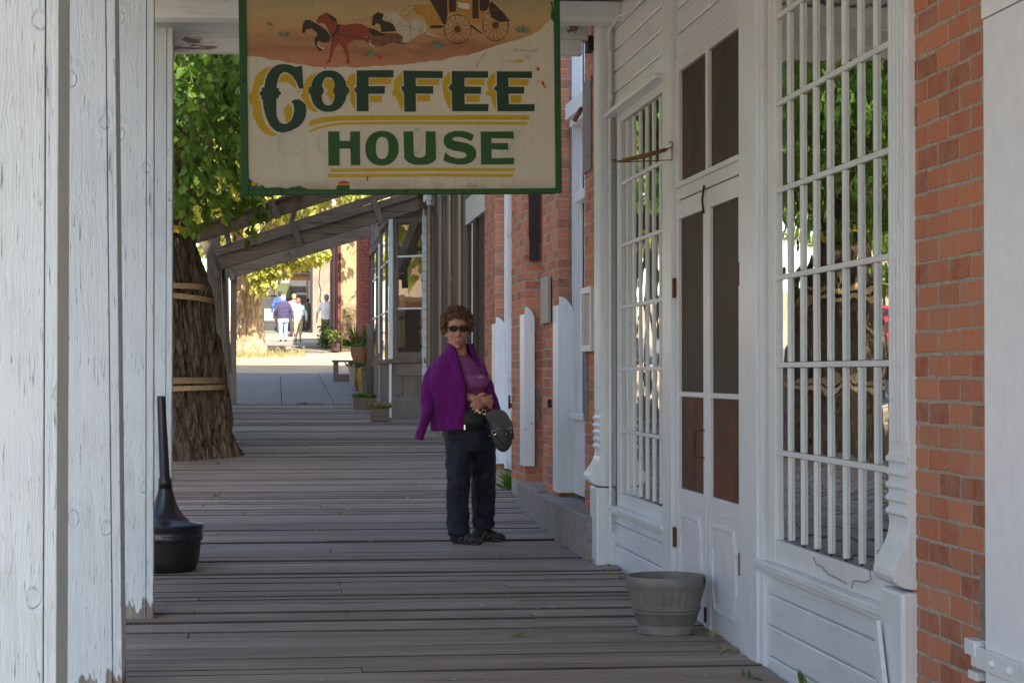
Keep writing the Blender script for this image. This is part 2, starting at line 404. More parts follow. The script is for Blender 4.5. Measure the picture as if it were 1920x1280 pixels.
# ================================================================ SETTING
rng = random.Random(4)
def sheet(name, xs, ys, zf, mat, kind='structure'):
    mb = MB(); nx = len(xs)
    for y in ys:
        for x in xs: mb.v.append((x, y, zf(x, y)))
    for j in range(len(ys)-1):
        for i in range(nx-1): a = j*nx+i; mb.f.append((a, a+1, a+nx+1, a+nx))
    o = mb.build(name, mat, fix=False, smooth=True); return tag(o, kind=kind)
def ground_z(x, y):
    d = .16 if y < 43 else max(0, .16-(y-43)*.08)
    if x > 9: d += 0
    return gz(y)-d - (.02 if y > 44 else 0)
def dirt_mat():
    m = NM('packed_pale_dirt', .95, .2); f = m.noise(m.map((1.3, 1.3, 1.3)), 1, 8, .65); g = m.noise(m.map((14, 14, 14)), 1, 5)
    col = m.mix(m.ramp(f, [(.3, 0.0), (.7, 1.0)]), (.33, .25, .16, 1), (.5, .4, .28, 1))
    col = m.mix(m.ramp(g, [(.3, .5), (.5, 0.0)]), col, (.22, .17, .1, 1)); m.col(col)
    m.l(m.bump(g, .5, .03), m.p.inputs['Normal']); return m.m
M['dirt'] = dirt_mat()
ys = [-150, -80, -40, -20, -8, 0, 5, 8, 11, 13.4, 16, 18, 21, 24, 27, 30, 31, 34, 38, 42, 43, 44, 45, 47, 50, 55, 60, 64, 70, 76, 85, 100, 130, 200, 400, 900]
tag(sheet('ground', [-700, -300, -120, -60, -30, -14, -8, -4, -2, 0, 2, 6, 20, 60, 200, 700], ys, ground_z, M['dirt']), kind='structure')
M['asphalt'] = plain('grey_road', (.13, .12, .11, 1), .9, nz=.25, nscale=4, bump=.3)
sheet('road', [-12.5, -9, -6, -3.4], [y for y in ys if -100 < y < 250], lambda x, y: ground_z(x, y)+.012-.02*abs(x+8)/5, M['asphalt'])
M['roadline'] = plain('worn_white_road_paint', (.6, .6, .57, 1), .8, nz=.2)
sheet('road_marking', [-5.3, -5.18], [y for y in ys if -100 < y < 120], lambda x, y: ground_z(x, y)+.012-.02*abs(x+8)/5+.005, M['roadline'])
# tan hill far across the street
M['hill'] = plain('dry_grass_hillside', (.36, .27, .15, 1), .95, nz=.35, nscale=.04)
def hill_z(x, y):
    d = (-70-x); h = 0 if d < 0 else 62*(1-math.exp(-d/90))
    return h*(.8+.4*noise.noise(Vector((x/90, y/110, 3)))) + gz(min(y, 200))-1.0 + 3*noise.noise(Vector((x/25, y/25, 7)))*min(1, max(0, d)/40)
sheet('hill', [-70-8*i for i in range(0, 46)], [-150+12*i for i in range(60)], hill_z, M['hill'])

# boardwalk of individual planks laid across the walk
mb = MB(); y = -4.0; k = 0; dark_f = []
while y < 30.9:
    wdt = rng.choice([.14, .145, .15, .14, .19, .145])*rng.uniform(.96, 1.02)
    gap = rng.choice([.006, .008, .010, .007, .012]) if rng.random() > .08 else .022
    y1 = y+wdt-gap
    dz = rng.uniform(-.0045, .0045); tl = rng.uniform(-.0035, .0035); sl = .006*math.sin(y*.33+1)+rng.uniform(-.0018, .0018)
    xe = 2.02; x0 = -1.38+rng.uniform(-.05, .05)
    cuts = [x0, xe]
    if rng.random() < .45: c_ = rng.choice([.35, 1.25, -.4]); cuts = [x0, c_-.0025, c_+.0025, xe]
    for a, b in ([(cuts[0], cuts[1])] if len(cuts) == 2 else [(cuts[0], cuts[1]), (cuts[2], cuts[3])]):
        ns = 7; base = len(mb.v); ddz = dz+rng.uniform(-.002, .002); ph = rng.uniform(0, 9); cd_ = rng.choice([.001, .0015, .002, .003, .005]); cd2 = cd_*rng.uniform(.6, 1.3)
        for i in range(ns+1):
            x = a+(b-a)*i/ns; wob = .003*noise.noise(Vector((x*1.3, y*5, ph)))
            cup = rng.uniform(-.001, .001)
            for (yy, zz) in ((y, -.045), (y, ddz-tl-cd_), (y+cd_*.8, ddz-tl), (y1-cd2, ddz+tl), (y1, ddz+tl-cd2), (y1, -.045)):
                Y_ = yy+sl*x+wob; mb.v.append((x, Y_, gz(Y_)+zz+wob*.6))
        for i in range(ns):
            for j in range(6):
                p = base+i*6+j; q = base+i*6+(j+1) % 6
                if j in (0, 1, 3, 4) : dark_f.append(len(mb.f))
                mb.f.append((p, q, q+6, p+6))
        mb.f.append(tuple(base+j for j in range(6))); mb.f.append(tuple(base+ns*6+5-j for j in range(6)))
    y += wdt; k += 1
nl = MB(); yy = -1.0
for i in range(330):
    yy = 6.0+i*.075
    for xx in (-.55, .1, .62, 1.3, 1.86):
        if rng.random() < .62: x_ = xx+rng.uniform(-.02, .02); y_ = yy+rng.uniform(-.02, .02); z_ = gz(y_)+.009; nl.v += [(x_+.006*math.cos(a*1.05), y_+.006*math.sin(a*1.05), z_) for a in range(6)]; nl.f.append(tuple(range(len(nl.v)-6, len(nl.v))))
tag(nl.build('boardwalk_nails', M['rust'], fix=False, kwsplit=True), kind='structure')
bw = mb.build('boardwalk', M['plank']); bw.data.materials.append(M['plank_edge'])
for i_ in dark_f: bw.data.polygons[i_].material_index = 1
tag(bw, kind='structure')
sheet('boardwalk_gap_shade', [-1.36, 2.0], [y for y in ys if -5 < y < 31], lambda x, y: gz(y)-.06, M['dark'])  # near-black sheet below the planks, added for darkness in the gaps
mb = MB()
for i, (a, b) in enumerate([(31.0, 34.4), (34.42, 38.1), (38.12, 41.8), (41.82, 43.9)]):
    for (c, d) in ((-1.5, .075), (.085, .895), (.905, 2.1)):
        mb.v += [(c, a, gz(a)-.12), (d, a, gz(a)-.12), (d, b, gz(b)-.12), (c, b, gz(b)-.12), (c, a, gz(a)+.0), (d, a, gz(a)+.0), (d, b, gz(b)+.0), (c, b, gz(b)+.0)]
        n = len(mb.v)-8
        for f in ((0,3,2,1),(4,5,6,7),(0,1,5,4),(1,2,6,5),(2,3,7,6),(3,0,4,7)): mb.f.append(tuple(n+q for q in f))
tag(mb.build('concrete_pavement', M['concrete'], bevel=.008), kind='structure')
# far boardwalk steps
mb = MB()
for a, b, h in ((66, 73.5, .16), (79, 84, .12), (84.2, 99, .22)):
    n = len(mb.v); mb.v += [(-3, a, gz(a)-.3), (1.9, a, gz(a)-.3), (1.9, b, gz(b)-.3), (-3, b, gz(b)-.3), (-3, a, gz(a)+h-.1), (1.9, a, gz(a)+h-.1), (1.9, b, gz(b)+.02), (-3, b, gz(b)+.02)]
    for f in ((0,3,2,1),(4,5,6,7),(0,1,5,4),(1,2,6,5),(2,3,7,6),(3,0,4,7)): mb.f.append(tuple(n+q for q in f))
M['farwalk'] = wood('sunlit_boardwalk_wood', (.36, .31, .25, 1), 'x', .3)
tag(mb.build('far_boardwalk', M['farwalk']), kind='structure')

# ================================================================ brick laying
CW, BL = .0715, .19
def bricks(mb, X, Y, axis, a0, a1, z0, z1, outw, seed=1, half=0, depth=.05):
    """axis 'y': face normal -X at x=X from y=a0..a1; axis 'x': face normal -Y at y=Y from x=a0..a1"""
    r = random.Random(seed); nc = int(math.ceil((z1-z0)/CW)); j = .010
    for c in range(nc):
        zb = z0+c*CW+j/2; zt = min(zb+CW-j, z1)
        if zt-zb < .012: continue
        hd = False
        L = BL*.5 if hd else BL
        p = a0 - (L*.5 if (c+half) % 2 else 0.0)
        while p < a1:
            q0 = max(p+j*.62, a0); q1 = min(p+L-j*.62, a1)
            p += L
            if q1-q0 < .018: continue
            o = min(outw, .0022)+r.uniform(-.0012, .0012); n = len(mb.v)
            jit = lambda: r.uniform(-.0032, .0032)
            e = .0022
            c4 = [(q0+jit(), zb+jit()), (q1+jit(), zb+jit()), (q1+jit(), zt+jit()), (q0+jit(), zt+jit())]
            cx = (q0+q1)/2; cz = (zb+zt)/2
            ring = []
            for (dep, sh) in ((-depth, 0), (o-e, 0), (o, e)):
                for (u, z_) in c4:
                    u2 = u + (sh if u < cx else -sh); z2 = z_ + (sh if z_ < cz else -sh)
                    ring.append((X-dep, u2, z2) if axis == 'y' else (u2, Y-dep, z2))
            mb.v += ring
            for lv in (0, 4):
                for i in range(4):
                    i2 = (i+1) % 4; mb.f.append((n+lv+i, n+lv+i2, n+lv+4+i2, n+lv+4+i))
            mb.f.append((n+8, n+9, n+10, n+11))
def P(parent, name, mat, fn, **kw):
    mb = MB(); fn(mb); return mb.build(name, mat, parent, **kw)

# ================================================================ near brick shop with white storefront
SF = thing('coffee_shop_front', (2.03, 9, .05), 'white painted wooden shop front with many-paned windows and screen doors, set between red brick piers', 'shop front')
# brick piers
def f(mb):
    bricks(mb, 2.0, 0, 'y', 4.0, 6.06, -.05, 3.6, .007, 3)
P(SF, 'brick_pier', M['brick'], f, fix=False)
P(SF, 'pier_mortar', M['mortar'], lambda mb: mb.box(2.0, 2.3, 4.0, 6.06, -.1, 3.6))
P(SF, 'cement_patch', M['cement'], lambda mb: mb.box(1.988, 2.02, 5.2, 5.43, -.05, .70), bevel=.004)
# unseen masonry above the porch roof, made tall to shade the walk
M['upper'] = plain('upper_brick', (.33, .11, .07, 1), .9, nz=.3)
P(SF, 'upper_shade_block', M['upper'], lambda mb: mb.box(2.0, 9.0, -12, 12.1, 3.6, 12.5))
# dark room behind the windows
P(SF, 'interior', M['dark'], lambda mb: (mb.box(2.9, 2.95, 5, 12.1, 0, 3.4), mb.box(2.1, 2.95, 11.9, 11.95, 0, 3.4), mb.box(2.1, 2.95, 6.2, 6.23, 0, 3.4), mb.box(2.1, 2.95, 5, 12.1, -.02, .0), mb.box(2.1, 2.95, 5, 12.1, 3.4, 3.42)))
SX = 2.03
def siding(mb, y0, y1, z0, z1, top_anchor=None, x=SX, pitch=.127):
    z = z0
    while z < z1-.01:
        t = min(z+pitch-.006, z1)
        n = len(mb.v)
        mb.prism_y([(x+.004, z), (x-.001, z+.008), (x, t-.006), (x+.006, t), (x+.03, t), (x+.03, z)], y0, y1)
        z += pitch
    mb.box(x+.018, x+.04, y0, y1, z0, z1)
P(SF, 'siding', M['white_y'], lambda mb: (siding(mb, 6.28, 7.99, -.03, .455), siding(mb, 9.97, 11.86, -.02, .44), siding(mb, 9.97, 11.86, 2.80, 3.45), siding(mb, 8.0, 9.74, 2.835, 3.45)))
# sills and ledges
def f(mb):
    mb.box(1.985, 2.07, 6.26, 8.0, .455, .485); mb.box(2.0, 2.06, 6.27, 8.0, .435, .4548)
    mb.box(1.985, 2.07, 9.96, 11.86, .44, .47); mb.box(2.0, 2.06, 9.97, 11.86, .42, .4398)
    mb.box(1.96, 2.07, 9.98, 11.88, 2.775, 2.80)
P(SF, 'sill', M['white_y'], f, bevel=.004)
# upright casings
def f(mb):
    mb.box(1.995, 2.06, 9.74, 9.97, -.04, 3.45)
    mb.box(2.005, 2.06, 8.29, 8.31, 0, 3.45); mb.box(2.0, 2.06, 7.99, 8.288, -.04, 3.45)
    mb.box(2.012, 2.07, 7.93, 7.9895, -.03, 3.45)
    mb.box(2.015, 2.07, 11.72, 11.865, .0, 2.775)
P(SF, 'corner_board', M['white_v'], f, bevel=.003)
def window(y0, y1, z0, nrow, pitch, ncol, rail, tilt, label=None):
    wr = MB(); z1 = z0+nrow*pitch
    wr.box(2.03, 2.052, y0-.06, y0, z0-rail, z1+.1); wr.box(2.03, 2.10, y1, y1+.11, z0-rail, z1+.1)
    wr.box(2.031, 2.053, y0, y1, z0-rail, z0); wr.box(2.031, 2.053, y0, y1, z1, z1+.1)
    o = wr.build('window', M['white_s'], SF, bevel=.003)
    if label: o['label'] = label
    mn = MB(); cw = (y1-y0)/ncol
    r = random.Random(int(y0*10))
    for i in range(1, ncol):
        y = y0+i*cw+r.uniform(-.004, .004)
        for k in range(nrow): 
            q = r.uniform(-.002, .002)
            mn.box(2.0355, 2.049, y-.0115+q, y+.0115+q, z0+k*pitch+.0122, z0+(k+1)*pitch-.0122)
    for k in range(1, nrow): mn.box(2.0358, 2.0495, y0, y1, z0+k*pitch-.0105, z0+k*pitch+.0105)
    mn.build('muntins', M['white_s'], o, bevel=.003)
    gl = MB()
    for i in range(ncol):
        for k in range(nrow):
            be = math.tan(R(tilt+r.uniform(-.35, .35))); ga = math.tan(R(r.uniform(-.25, .25)))
            ya, yb_ = y0+i*cw+.003, y0+(i+1)*cw-.003; za, zb_ = z0+k*pitch+.003, z0+(k+1)*pitch-.003; ym, zm = (ya+yb_)/2, (za+zb_)/2
            P4 = [(2.0450+be*(yy-ym)+ga*(zz-zm), yy, zz) for yy, zz in ((ya, za), (yb_, za), (yb_, zb_), (ya, zb_))]
            gl.quad(*P4)
    gl.build('glass', M['glass'], o, fix=False)
    return o
window(6.28, 7.80, .578, 7, .353, 8, .093, 1.5, 'wide many-paned window with narrow upright panes')
window(10.05, 11.42, .55, 6, .363, 7, .08, 0.3, 'narrower many-paned window left of the doors')
def f(mb):  # strips filling above big window and thin trim of left window
    siding(mb, 6.28, 7.99, 3.15, 3.45)
P(SF, 'siding', M['white_y'], f)
# transom over the doors
M['screen'] = None
def screen_mat(name, c1, c2, sc, grey=(.03, .026, .023, 1)):
    m = NM(name, .6, .25); f = m.noise(m.map((6, 5, 1.2)), 1, 4, .6, 1.2); e = m.noise(m.map((3, 3, 2)), 1, 4)
    col = m.mix(m.ramp(f, [(.35, 0.0), (.5, .4), (.54, 1.0), (.6, .3)]), c1, c2)
    col = m.mix(m.ramp(e, [(.4, 0.0), (.6, .8)]), col, grey)
    m.col(col); wv = m.noise(m.map((500, 500, 500)), 1, 1); m.l(m.bump(wv, .35, .001), m.p.inputs['Normal']); return m.m
M['screen'] = screen_mat('brown_insect_screen', (.045, .027, .016, 1), (.09, .054, .03, 1), 4)
M['screen_lo'] = screen_mat('lower_insect_screen', (.16, .038, .018, 1), (.08, .035, .02, 1), 4, (.022, .02, .02, 1))
M['screen_mid'] = screen_mat('door_insect_screen', (.035, .026, .019, 1), (.055, .033, .02, 1), 4, (.045, .040, .036, 1))
def f(mb):
    mb.box(2.02, 2.06, 8.31, 8.38, 2.11, 2.835); mb.box(2.02, 2.06, 9.67, 9.74, 2.11, 2.835)
    mb.box(2.021, 2.06, 8.38, 9.67, 2.118, 2.19); mb.box(2.021, 2.06, 8.38, 9.67, 2.76, 2.835); mb.box(2.019, 2.06, 9.0, 9.045, 2.19, 2.76)
    mb.box(2.005, 2.03, 8.36, 9.7, 2.175, 2.2)
tr = P(SF, 'transom_window', M['door'], f, bevel=.004)
P(tr, 'screen', M['screen'], lambda mb: mb.quad((2.04, 8.38, 2.19), (2.04, 9.67, 2.19), (2.04, 9.67, 2.76), (2.04, 8.38, 2.76)), fix=False)
# two screen doors
def leaf(y0, y1, hinge_y):
    mb = MB(); st = .065; X0, X1 = 2.018, 2.052
    mb.box(X0, X1, y0, y0+st, .02, 2.11); mb.box(X0, X1, y1-st, y1, .02, 2.11)
    mb.box(X0+.001, X1, y0+st, y1-st, 2.02, 2.11); mb.box(X0+.001, X1, y0+st, y1-st, .60, .68)
    mb.box(X0+.006, X1, y0+st, y1-st, .02, .60); mb.box(X0+.004, X1, y0+st, y1-st, 1.135, 1.16)
    d = mb.build('door', M['door'], SF, bevel=.004)
    pm = MB(); a, b, c, e = y0+.12, y1-.12, .17, .55; t = .05
    loop = [(a+t, c), (b-t, c), (b-t*.6, c+t*.7), (b, c+2*t), (b, e-2*t), (b-t*.6, e-t*.7), (b-t, e), (a+t, e), (a+t*.6, e-t*.7), (a, e-2*t), (a, c+2*t), (a+t*.6, c+t*.7)]
    for i in range(len(loop)):
        p, q = loop[i], loop[(i+1) % len(loop)]; pm.bar((2.02, p[0], p[1]), (2.02, q[0], q[1]), .02, .014, (1, 0, 0))
    pm.prism_x([(u*.86+(a+b)/2*.14, v*.9+(c+e)/2*.1) for u, v in loop], 2.018, 2.03)
    pm.build('panel', M['door'], d, bevel=.004)
    s = MB(); s.quad((2.036, y0+st, 1.16), (2.036, y1-st, 1.16), (2.036, y1-st, 2.02), (2.036, y0+st, 2.02)); s.build('screen', M['screen_mid'], d, fix=False)
    s = MB(); s.quad((2.036, y0+st, .68), (2.036, y1-st, .68), (2.036, y1-st, 1.135), (2.036, y0+st, 1.135)); s.build('screen', M['screen_lo'], d, fix=False)
    for hz in (.43, 1.68):
        h = MB(); h.tube([(2.008, hinge_y, hz-.05), (2.008, hinge_y, hz+.05)], .008, 8); h.box(2.012, 2.0175, hinge_y-.02, hinge_y+.02, hz-.045, hz+.045)
        h.build('hinge', M['rust'], d)
    return d
d1 = leaf(8.315, 9.022, 8.318); d2 = leaf(9.028, 9.735, 9.732)
P(d2, 'handle', M['iron'], lambda mb: mb.tube([(2.015, 9.05, .985), (1.975, 9.06, .98), (1.97, 9.06, .86), (2.015, 9.05, .855)], .0035, 6))
P(d2, 'latch', M['iron'], lambda mb: (mb.box(2.008, 2.02, 9.03, 9.045, .09, .16), mb.tube([(2.01, 9.04, 2.0), (2.0, 9.03, 2.06), (2.01, 9.03, 2.13)], .006, 6)))
# pilasters with scroll consoles
def pilaster(y0, y1, base, dx):
    p = MB(); X = 1.975-dx
    prof = [(2.04, 3.5), (X, 3.5), (X, 1.0)]
    z = .99
    for i in range(5): prof += [(X-.002, z), (X-.012, z-.008), (X-.012, z-.02), (X-.002, z-.028), (X-.001, z-.04)]; z -= .042
    zt = z
    for u, of in ((.05, .0), (.15, .002), (.28, .009), (.4, .020), (.52, .034), (.63, .045), (.73, .052), (.82, .054), (.89, .049), (.95, .036), (1, .014)):
        prof.append((X-of*(1 if dx < .01 else 1.3), zt-u*(zt-.575)))
    prof += [(1.99-dx, .57), (2.04, .57)]
    p.prism_y(prof, y0, y1)
    o = p.build('pilaster', M['white_v'], SF, bevel=.002)
    s = MB(); n = 5; wv = (y1-y0)/(2*n+1)
    for i in range(n): s.box(X-.005, X+.001, y0+wv*(2*i+1)-wv*.1, y0+wv*(2*i+2)+wv*.1, 1.03, 3.35)
    s.build('fluting', M['white_v'], o, bevel=.002)
    b = MB(); b.box(1.948-dx, 2.04, y0-.004, y1+.02, base, .562); b.build('plinth', M['white_v'], o, bevel=.012)
    return o
def rescale(o):
    for c in list(o.children):
        if c.type == 'MESH' and c.name.split('.')[0] not in ('brick_pier', 'pier_mortar', 'cement_patch', 'upper_shade_block', 'interior') and not c.get('done'):
            for v in c.data.vertices: v.co.y = (v.co.y+9)*1.015-9; v.co.z = 1.2+(v.co.z-1.2)*1.012
            rescale(c)
rescale(SF)
p1_ = pilaster(6.02, 6.225, -.05, 0); p2_ = pilaster(11.78, 12.02, .05, .03)
P(p1_, 'split_board', M['oldwhite'], lambda mb: mb.prism_x([(6.22, .43), (6.205, .455), (6.01, -.05), (6.21, -.05)], 1.925, 1.94), bevel=.002)
P(SF, 'rough_mortar_edge', M['cement'], lambda mb: [mb.ball((1.99, 12.04+rng.uniform(-.006, .012), z_*.016+.3), (.012, .014, .014), 6, 4) for z_ in range(0, 190)])
P(SF, 'conduit', M['white_v'], lambda mb: (mb.tube([(2.0, 11.76, 3.35), (2.0, 11.745, .3)], .011, 8), [mb.tube([(2.0, 11.745, z), (2.0, 11.745, z+.03)], .017, 8) for z in (.9, 1.9, 2.45, 2.9)],
   mb.tube([(1.99, 10.2, 3.32), (1.995, 10.9, 3.3), (1.97, 11.3, 3.325), (1.98, 11.7, 3.3), (1.99, 11.75, 3.2)], .006, 6)))
# loose wire on the big window
P(SF, 'loose_wire', plain('copper_wire', (.2, .12, .07, 1), .5, .6), lambda mb: (
   mb.tube([atX(*q) for q in ((1673, 745, 2.02), (1666, 790, 2.02), (1666, 850, 2.02), (1663, 900, 2.02), (1670, 935, 2.015))], .0022, 5),
   mb.tube([atX(*q) for q in ((1662, 1028, 2.01), (1645, 1031, 2.01), (1650, 1052, 2.01), (1645, 1064, 2.01), (1630, 1066, 2.01), (1633, 1085, 2.01), (1622, 1091, 2.01), (1600, 1088, 2.01), (1597, 1103, 2.0))], .0018, 5),
   mb.tube([atX(*q) for q in ((1525, 1044, 2.02), (1531, 1058, 2.02), (1541, 1062, 2.02), (1552, 1076, 2.02), (1570, 1084, 2.02), (1587, 1094, 2.01))], .0018, 5)))
# hinge of the pier door panel
SH = thing('wall_shutter', (1.97, 5.3, 0), 'large flat white painted iron shutter folded back over the brick pier at the right', 'shutter')
M['iron_white'] = plain('white_painted_iron', (.74, .79, .85, 1), .38, nz=.06, nscale=14, bump=.08)
P(SH, 'shutter_panel', M['iron_white'], lambda mb: (mb.box(1.965, 1.978, 3.6, 5.325, -.02, 2.24), mb.box(1.961, 1.978, 3.6, 5.33, 2.243, 3.4)), bevel=.003)
h = P(SH, 'strap_hinge', M['oldwhite'], lambda mb: (mb.box(1.95, 1.9635, 3.7, 5.40, .425, .485), mb.box(1.945, 1.985, 5.36, 5.44, .455, .5), mb.box(1.955, 1.985, 5.37, 5.44, .385, .41)), bevel=.003)
P(h, 'rivet', M['oldwhite'], lambda mb: [mb.ball((1.95, yy, .455), .012, 8, 6) for yy in (5.23, 5.1, 4.9, 4.6)], smooth=True)

# ================================================================ porch
PO = thing('porch', (-.7, 7.7, 0), 'white peeling timber porch over the boardwalk, its roof carried on a row of square posts', 'porch')
def post(y, x1, wx, wy, z0, z1, lab, tiltx=0.0, lip=True):
    mb = MB(); x0 = x1-wx; e = .02
    mb.box(x0+e, x1-e, y+.0205, y+wy-.0005, z0, z1)                 # core
    mb.box(x0, x1-.036, y, y+.02, z0+.02, z1)                       # front board
    mb.box(x1-.033, x1, y+.002, y+.022, z0, z1)                     # corner strip
    mb.box(x1-.0195, x1-.004, y+.0225, y+wy, z0, z1)                # side board
    o = mb.build('post', M['post'], PO, bevel=.003, loc=(x1-wx/2-origin_of(PO).x, y-origin_of(PO).y, z0-origin_of(PO).z), world=True)
    # local mesh coordinates start at the post's foot
    o.rotation_euler = (0, tiltx, 0); o['label'] = lab
    return o
post(5.40, -.584, .30, .33, -.02, 3.45, 'nearest post, wide face with round knots')
post(7.66, -.581, .285, .26, -.01, 3.45, 'second post, paint worn off its foot', R(-.78))
post(9.72, -.592, .27, .16, .03, 3.4, 'third post, bare wood at its foot', R(-.1))
post(11.95, -.622, .22, .2, .09, 3.32, 'fourth and farthest post, cracked along its edge')
def f(mb):
    mb.bar((-1.2, 11.62, 3.36), (2.03, 11.62, 3.40), .16, .12)
P(PO, 'cross_beam', M['white_x'], f, bevel=.004)
P(PO, 'header', M['peel_x'], lambda mb: (mb.bar((-1.3, 12.22, 3.345), (1.93, 12.22, 3.385), .12, .11), mb.bar((-1.3, 12.19, 3.245), (1.89, 12.19, 3.285), .08, .095)), bevel=.004)
P(PO, 'side_beam', M['white_y'], lambda mb: mb.box(-.86, -.62, -4, 12.15, 3.452, 3.56), bevel=.004)
P(PO, 'ceiling', M['white_x'], lambda mb: [mb.box(-1.25, 2.0, -4+i*.14, -4+i*.14+.136, 3.47 if i % 1 == 0 else 3.47, 3.485) for i in range(118)])
P(PO, 'porch_roof', M['greyy'], lambda mb: mb.box(-1.6, 2.0, -4.2, 12.5, 3.57, 3.62))
P(PO, 'rafter', M['white_x'], lambda mb: [mb.box(-1.2, 2.0, y_, y_+.05, 3.4, 3.469) for y_ in (1, 3, 5, 7, 9, 10.6)], bevel=.003)
P(PO, 'broken_bracket', M['iron'], lambda mb: (mb.box(1.93, 1.97, 12.16, 12.3, 3.27, 3.36),))

# ================================================================ red brick building next door
BB = thing('brick_building', (2.0, 15.5, .3), 'red brick building with white round-topped guard boards beside its openings and a stone step', 'building')
zb = .36
def f(mb):
    bricks(mb, 2.0, 0, 'y', 12.03, 12.74, zb, 4.3, .007, 5)
    bricks(mb, 2.0, 0, 'y', 14.0, 14.8, zb, 4.3, .007, 6)
    bricks(mb, 2.0, 0, 'y', 15.9, 16.8, zb, 4.3, .007, 7)
    bricks(mb, 2.0, 0, 'y', 18.1, 19.0, zb+.05, 4.3, .007, 8)
    for yy, x1 in ((14.0, 2.085), (15.9, 2.25), (18.1, 2.085)): bricks(mb, 0, yy, 'x', 2.0, x1, zb, 4.3, .006, int(yy))
    bricks(mb, 2.21, 0, 'y', 14.8, 15.9, zb, 4.3, .007, 9)
P(BB, 'brick_wall', M['brick'], f, fix=False)
P(BB, 'mortar', M['mortar'], lambda mb: (mb.box(2.0, 2.4, 12.03, 12.74, .2, 4.3), mb.box(2.0, 2.4, 14.0, 14.8, .2, 4.3), mb.box(2.0, 2.4, 15.9, 16.8, .2, 4.3), mb.box(2.0, 2.4, 18.1, 19.02, .2, 4.3), mb.box(2.21, 2.4, 14.8, 15.9, .2, 4.3)))
P(BB, 'upper_shade_block', M['upper'], lambda mb: mb.box(2.0, 9, 12.1, 19.02, 4.3, 12.5))  # unseen block, height raised to keep sun off the walk
P(BB, 'cement_strip', M['cement'], lambda mb: (mb.box(2.086, 2.112, 13.985, 14.02, zb, 4.3), mb.box(2.086, 2.112, 18.085, 18.12, zb, 4.3), mb.box(1.985, 2.03, 12.42, 12.745, 2.55, 3.15), mb.box(2.03, 2.12, 15.885, 15.91, .86, 1.13), mb.box(1.988, 2.02, 12.60, 12.745, .95, 1.4)), bevel=.004)
P(BB, 'iron_strip', M['iron'], lambda mb: (mb.box(2.03, 2.12, 15.86, 15.89, 2.35, 4.2), mb.box(2.035, 2.115, 15.86, 15.889, 2.17, 2.348)))
# tall window
def f(mb):
    for i in range(4): mb.box(2.10+.012*i, 2.12+.012*i, 13.97-.045*i, 14.01-.045*i-.002, .40, 4.3)
    mb.box(2.102, 2.2, 12.74, 12.8, .4, 4.3)
    mb.box(2.10, 2.2, 12.8, 13.86, .40, .93); mb.box(2.06, 2.2, 12.8, 13.86, .93, .975)
    mb.box(2.10, 2.2, 12.8, 13.86, 2.46, 2.53); mb.box(2.04, 2.2, 12.76, 13.9, 3.05, 3.16); mb.box(2.07, 2.2, 12.76, 13.9, 3.0, 3.05)
w1 = P(BB, 'window', M['white_s'], f, bevel=.004)
P(w1, 'glass', M['sky_glass'], lambda mb: mb.quad((2.16, 12.8, .975), (2.16, 13.86, .975), (2.16, 13.86, 4.3), (2.16, 12.8, 4.3)), fix=False)
P(w1, 'iron_rod', M['rust'], lambda mb: mb.tube([(2.02, 13.3, 2.98), (1.99, 12.85, 2.99)], .018, 6))
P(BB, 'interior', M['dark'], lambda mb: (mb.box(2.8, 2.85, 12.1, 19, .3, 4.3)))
# white door in third opening
def f(mb):
    mb.box(2.10, 2.16, 16.8, 18.09, .38, 4.3)
    for i in range(3): mb.box(2.08+.008*i, 2.12, 18.03-.05*i, 18.07-.05*i, .38, 4.3)
    mb.box(2.085, 2.12, 16.85, 17.9, 2.5, 2.6); mb.box(2.085, 2.12, 16.85, 17.9, 1.2, 1.28)
dd = P(BB, 'door', M['white_v'], f, bevel=.004)
P(dd, 'latch', M['iron'], lambda mb: (mb.box(2.03, 2.08, 17.2, 17.22, .95, .99), mb.box(2.02, 2.035, 17.19, 17.23, .94, 1.06)))
def guard(x0, x1, y, z0, z1, flip=False):
    pts = [(x0, z0), (x1, z0)]; n = 8; hgt = (x1-x0)*1.6
    pts += [(x1, z1-hgt)]
    for i in range(1, n+1):
        a = i/n*math.pi/2; pts.append((x0+(x1-x0)*math.cos(a)*1.0, z1-hgt+hgt*math.sin(a)))
    pts.append((x0-.0, z1-.01))
    mb = MB(); mb.prism_y(pts, y-.03, y-.009)
    mb.build('guard_board', M['oldwhite'] if x1-x0 < .09 else M['white_v'], BB, bevel=.002)
    m2 = MB(); m2.box(x0-.008, x0+.0, y-.03, y+.25, z0, z1-.06); m2.build('guard_board_edge', M['white_v'], BB, bevel=.002)
guard(2.004, 2.118, 13.98, .40, 1.80); guard(1.996, 2.075, 15.88, .50, 1.79); guard(2.004, 2.105, 18.08, .42, 1.77)
def f(mb):
    mb.box(1.90, 2.02, 11.95, 14.45, -.05, .372); mb.box(2.02, 2.3, 12.03, 14.0, .0, .37)
    mb.box(1.915, 2.2, 14.46, 15.75, .0, .385)
P(BB, 'stone_step', M['stone'], f, bevel=.012)
P(BB, 'plaque', plain('grey_notice_plate', (.33, .31, .27, 1), .6, nz=.3, nscale=60), lambda mb: mb.box(1.965, 1.99, 14.28, 14.68, 1.62, 1.965), bevel=.004)
M['paper'] = plain('notice_paper', (.42, .40, .34, 1), .6, nz=.25, nscale=40)
nf = P(BB, 'notice_frame', M['oldwhite'], lambda mb: (mb.box(1.955, 1.99, 12.24, 12.28, 1.39, 1.80), mb.box(1.955, 1.99, 12.62, 12.66, 1.39, 1.80), mb.box(1.956, 1.99, 12.28, 12.62, 1.39, 1.43), mb.box(1.956, 1.99, 12.28, 12.62, 1.76, 1.80)), bevel=.003)
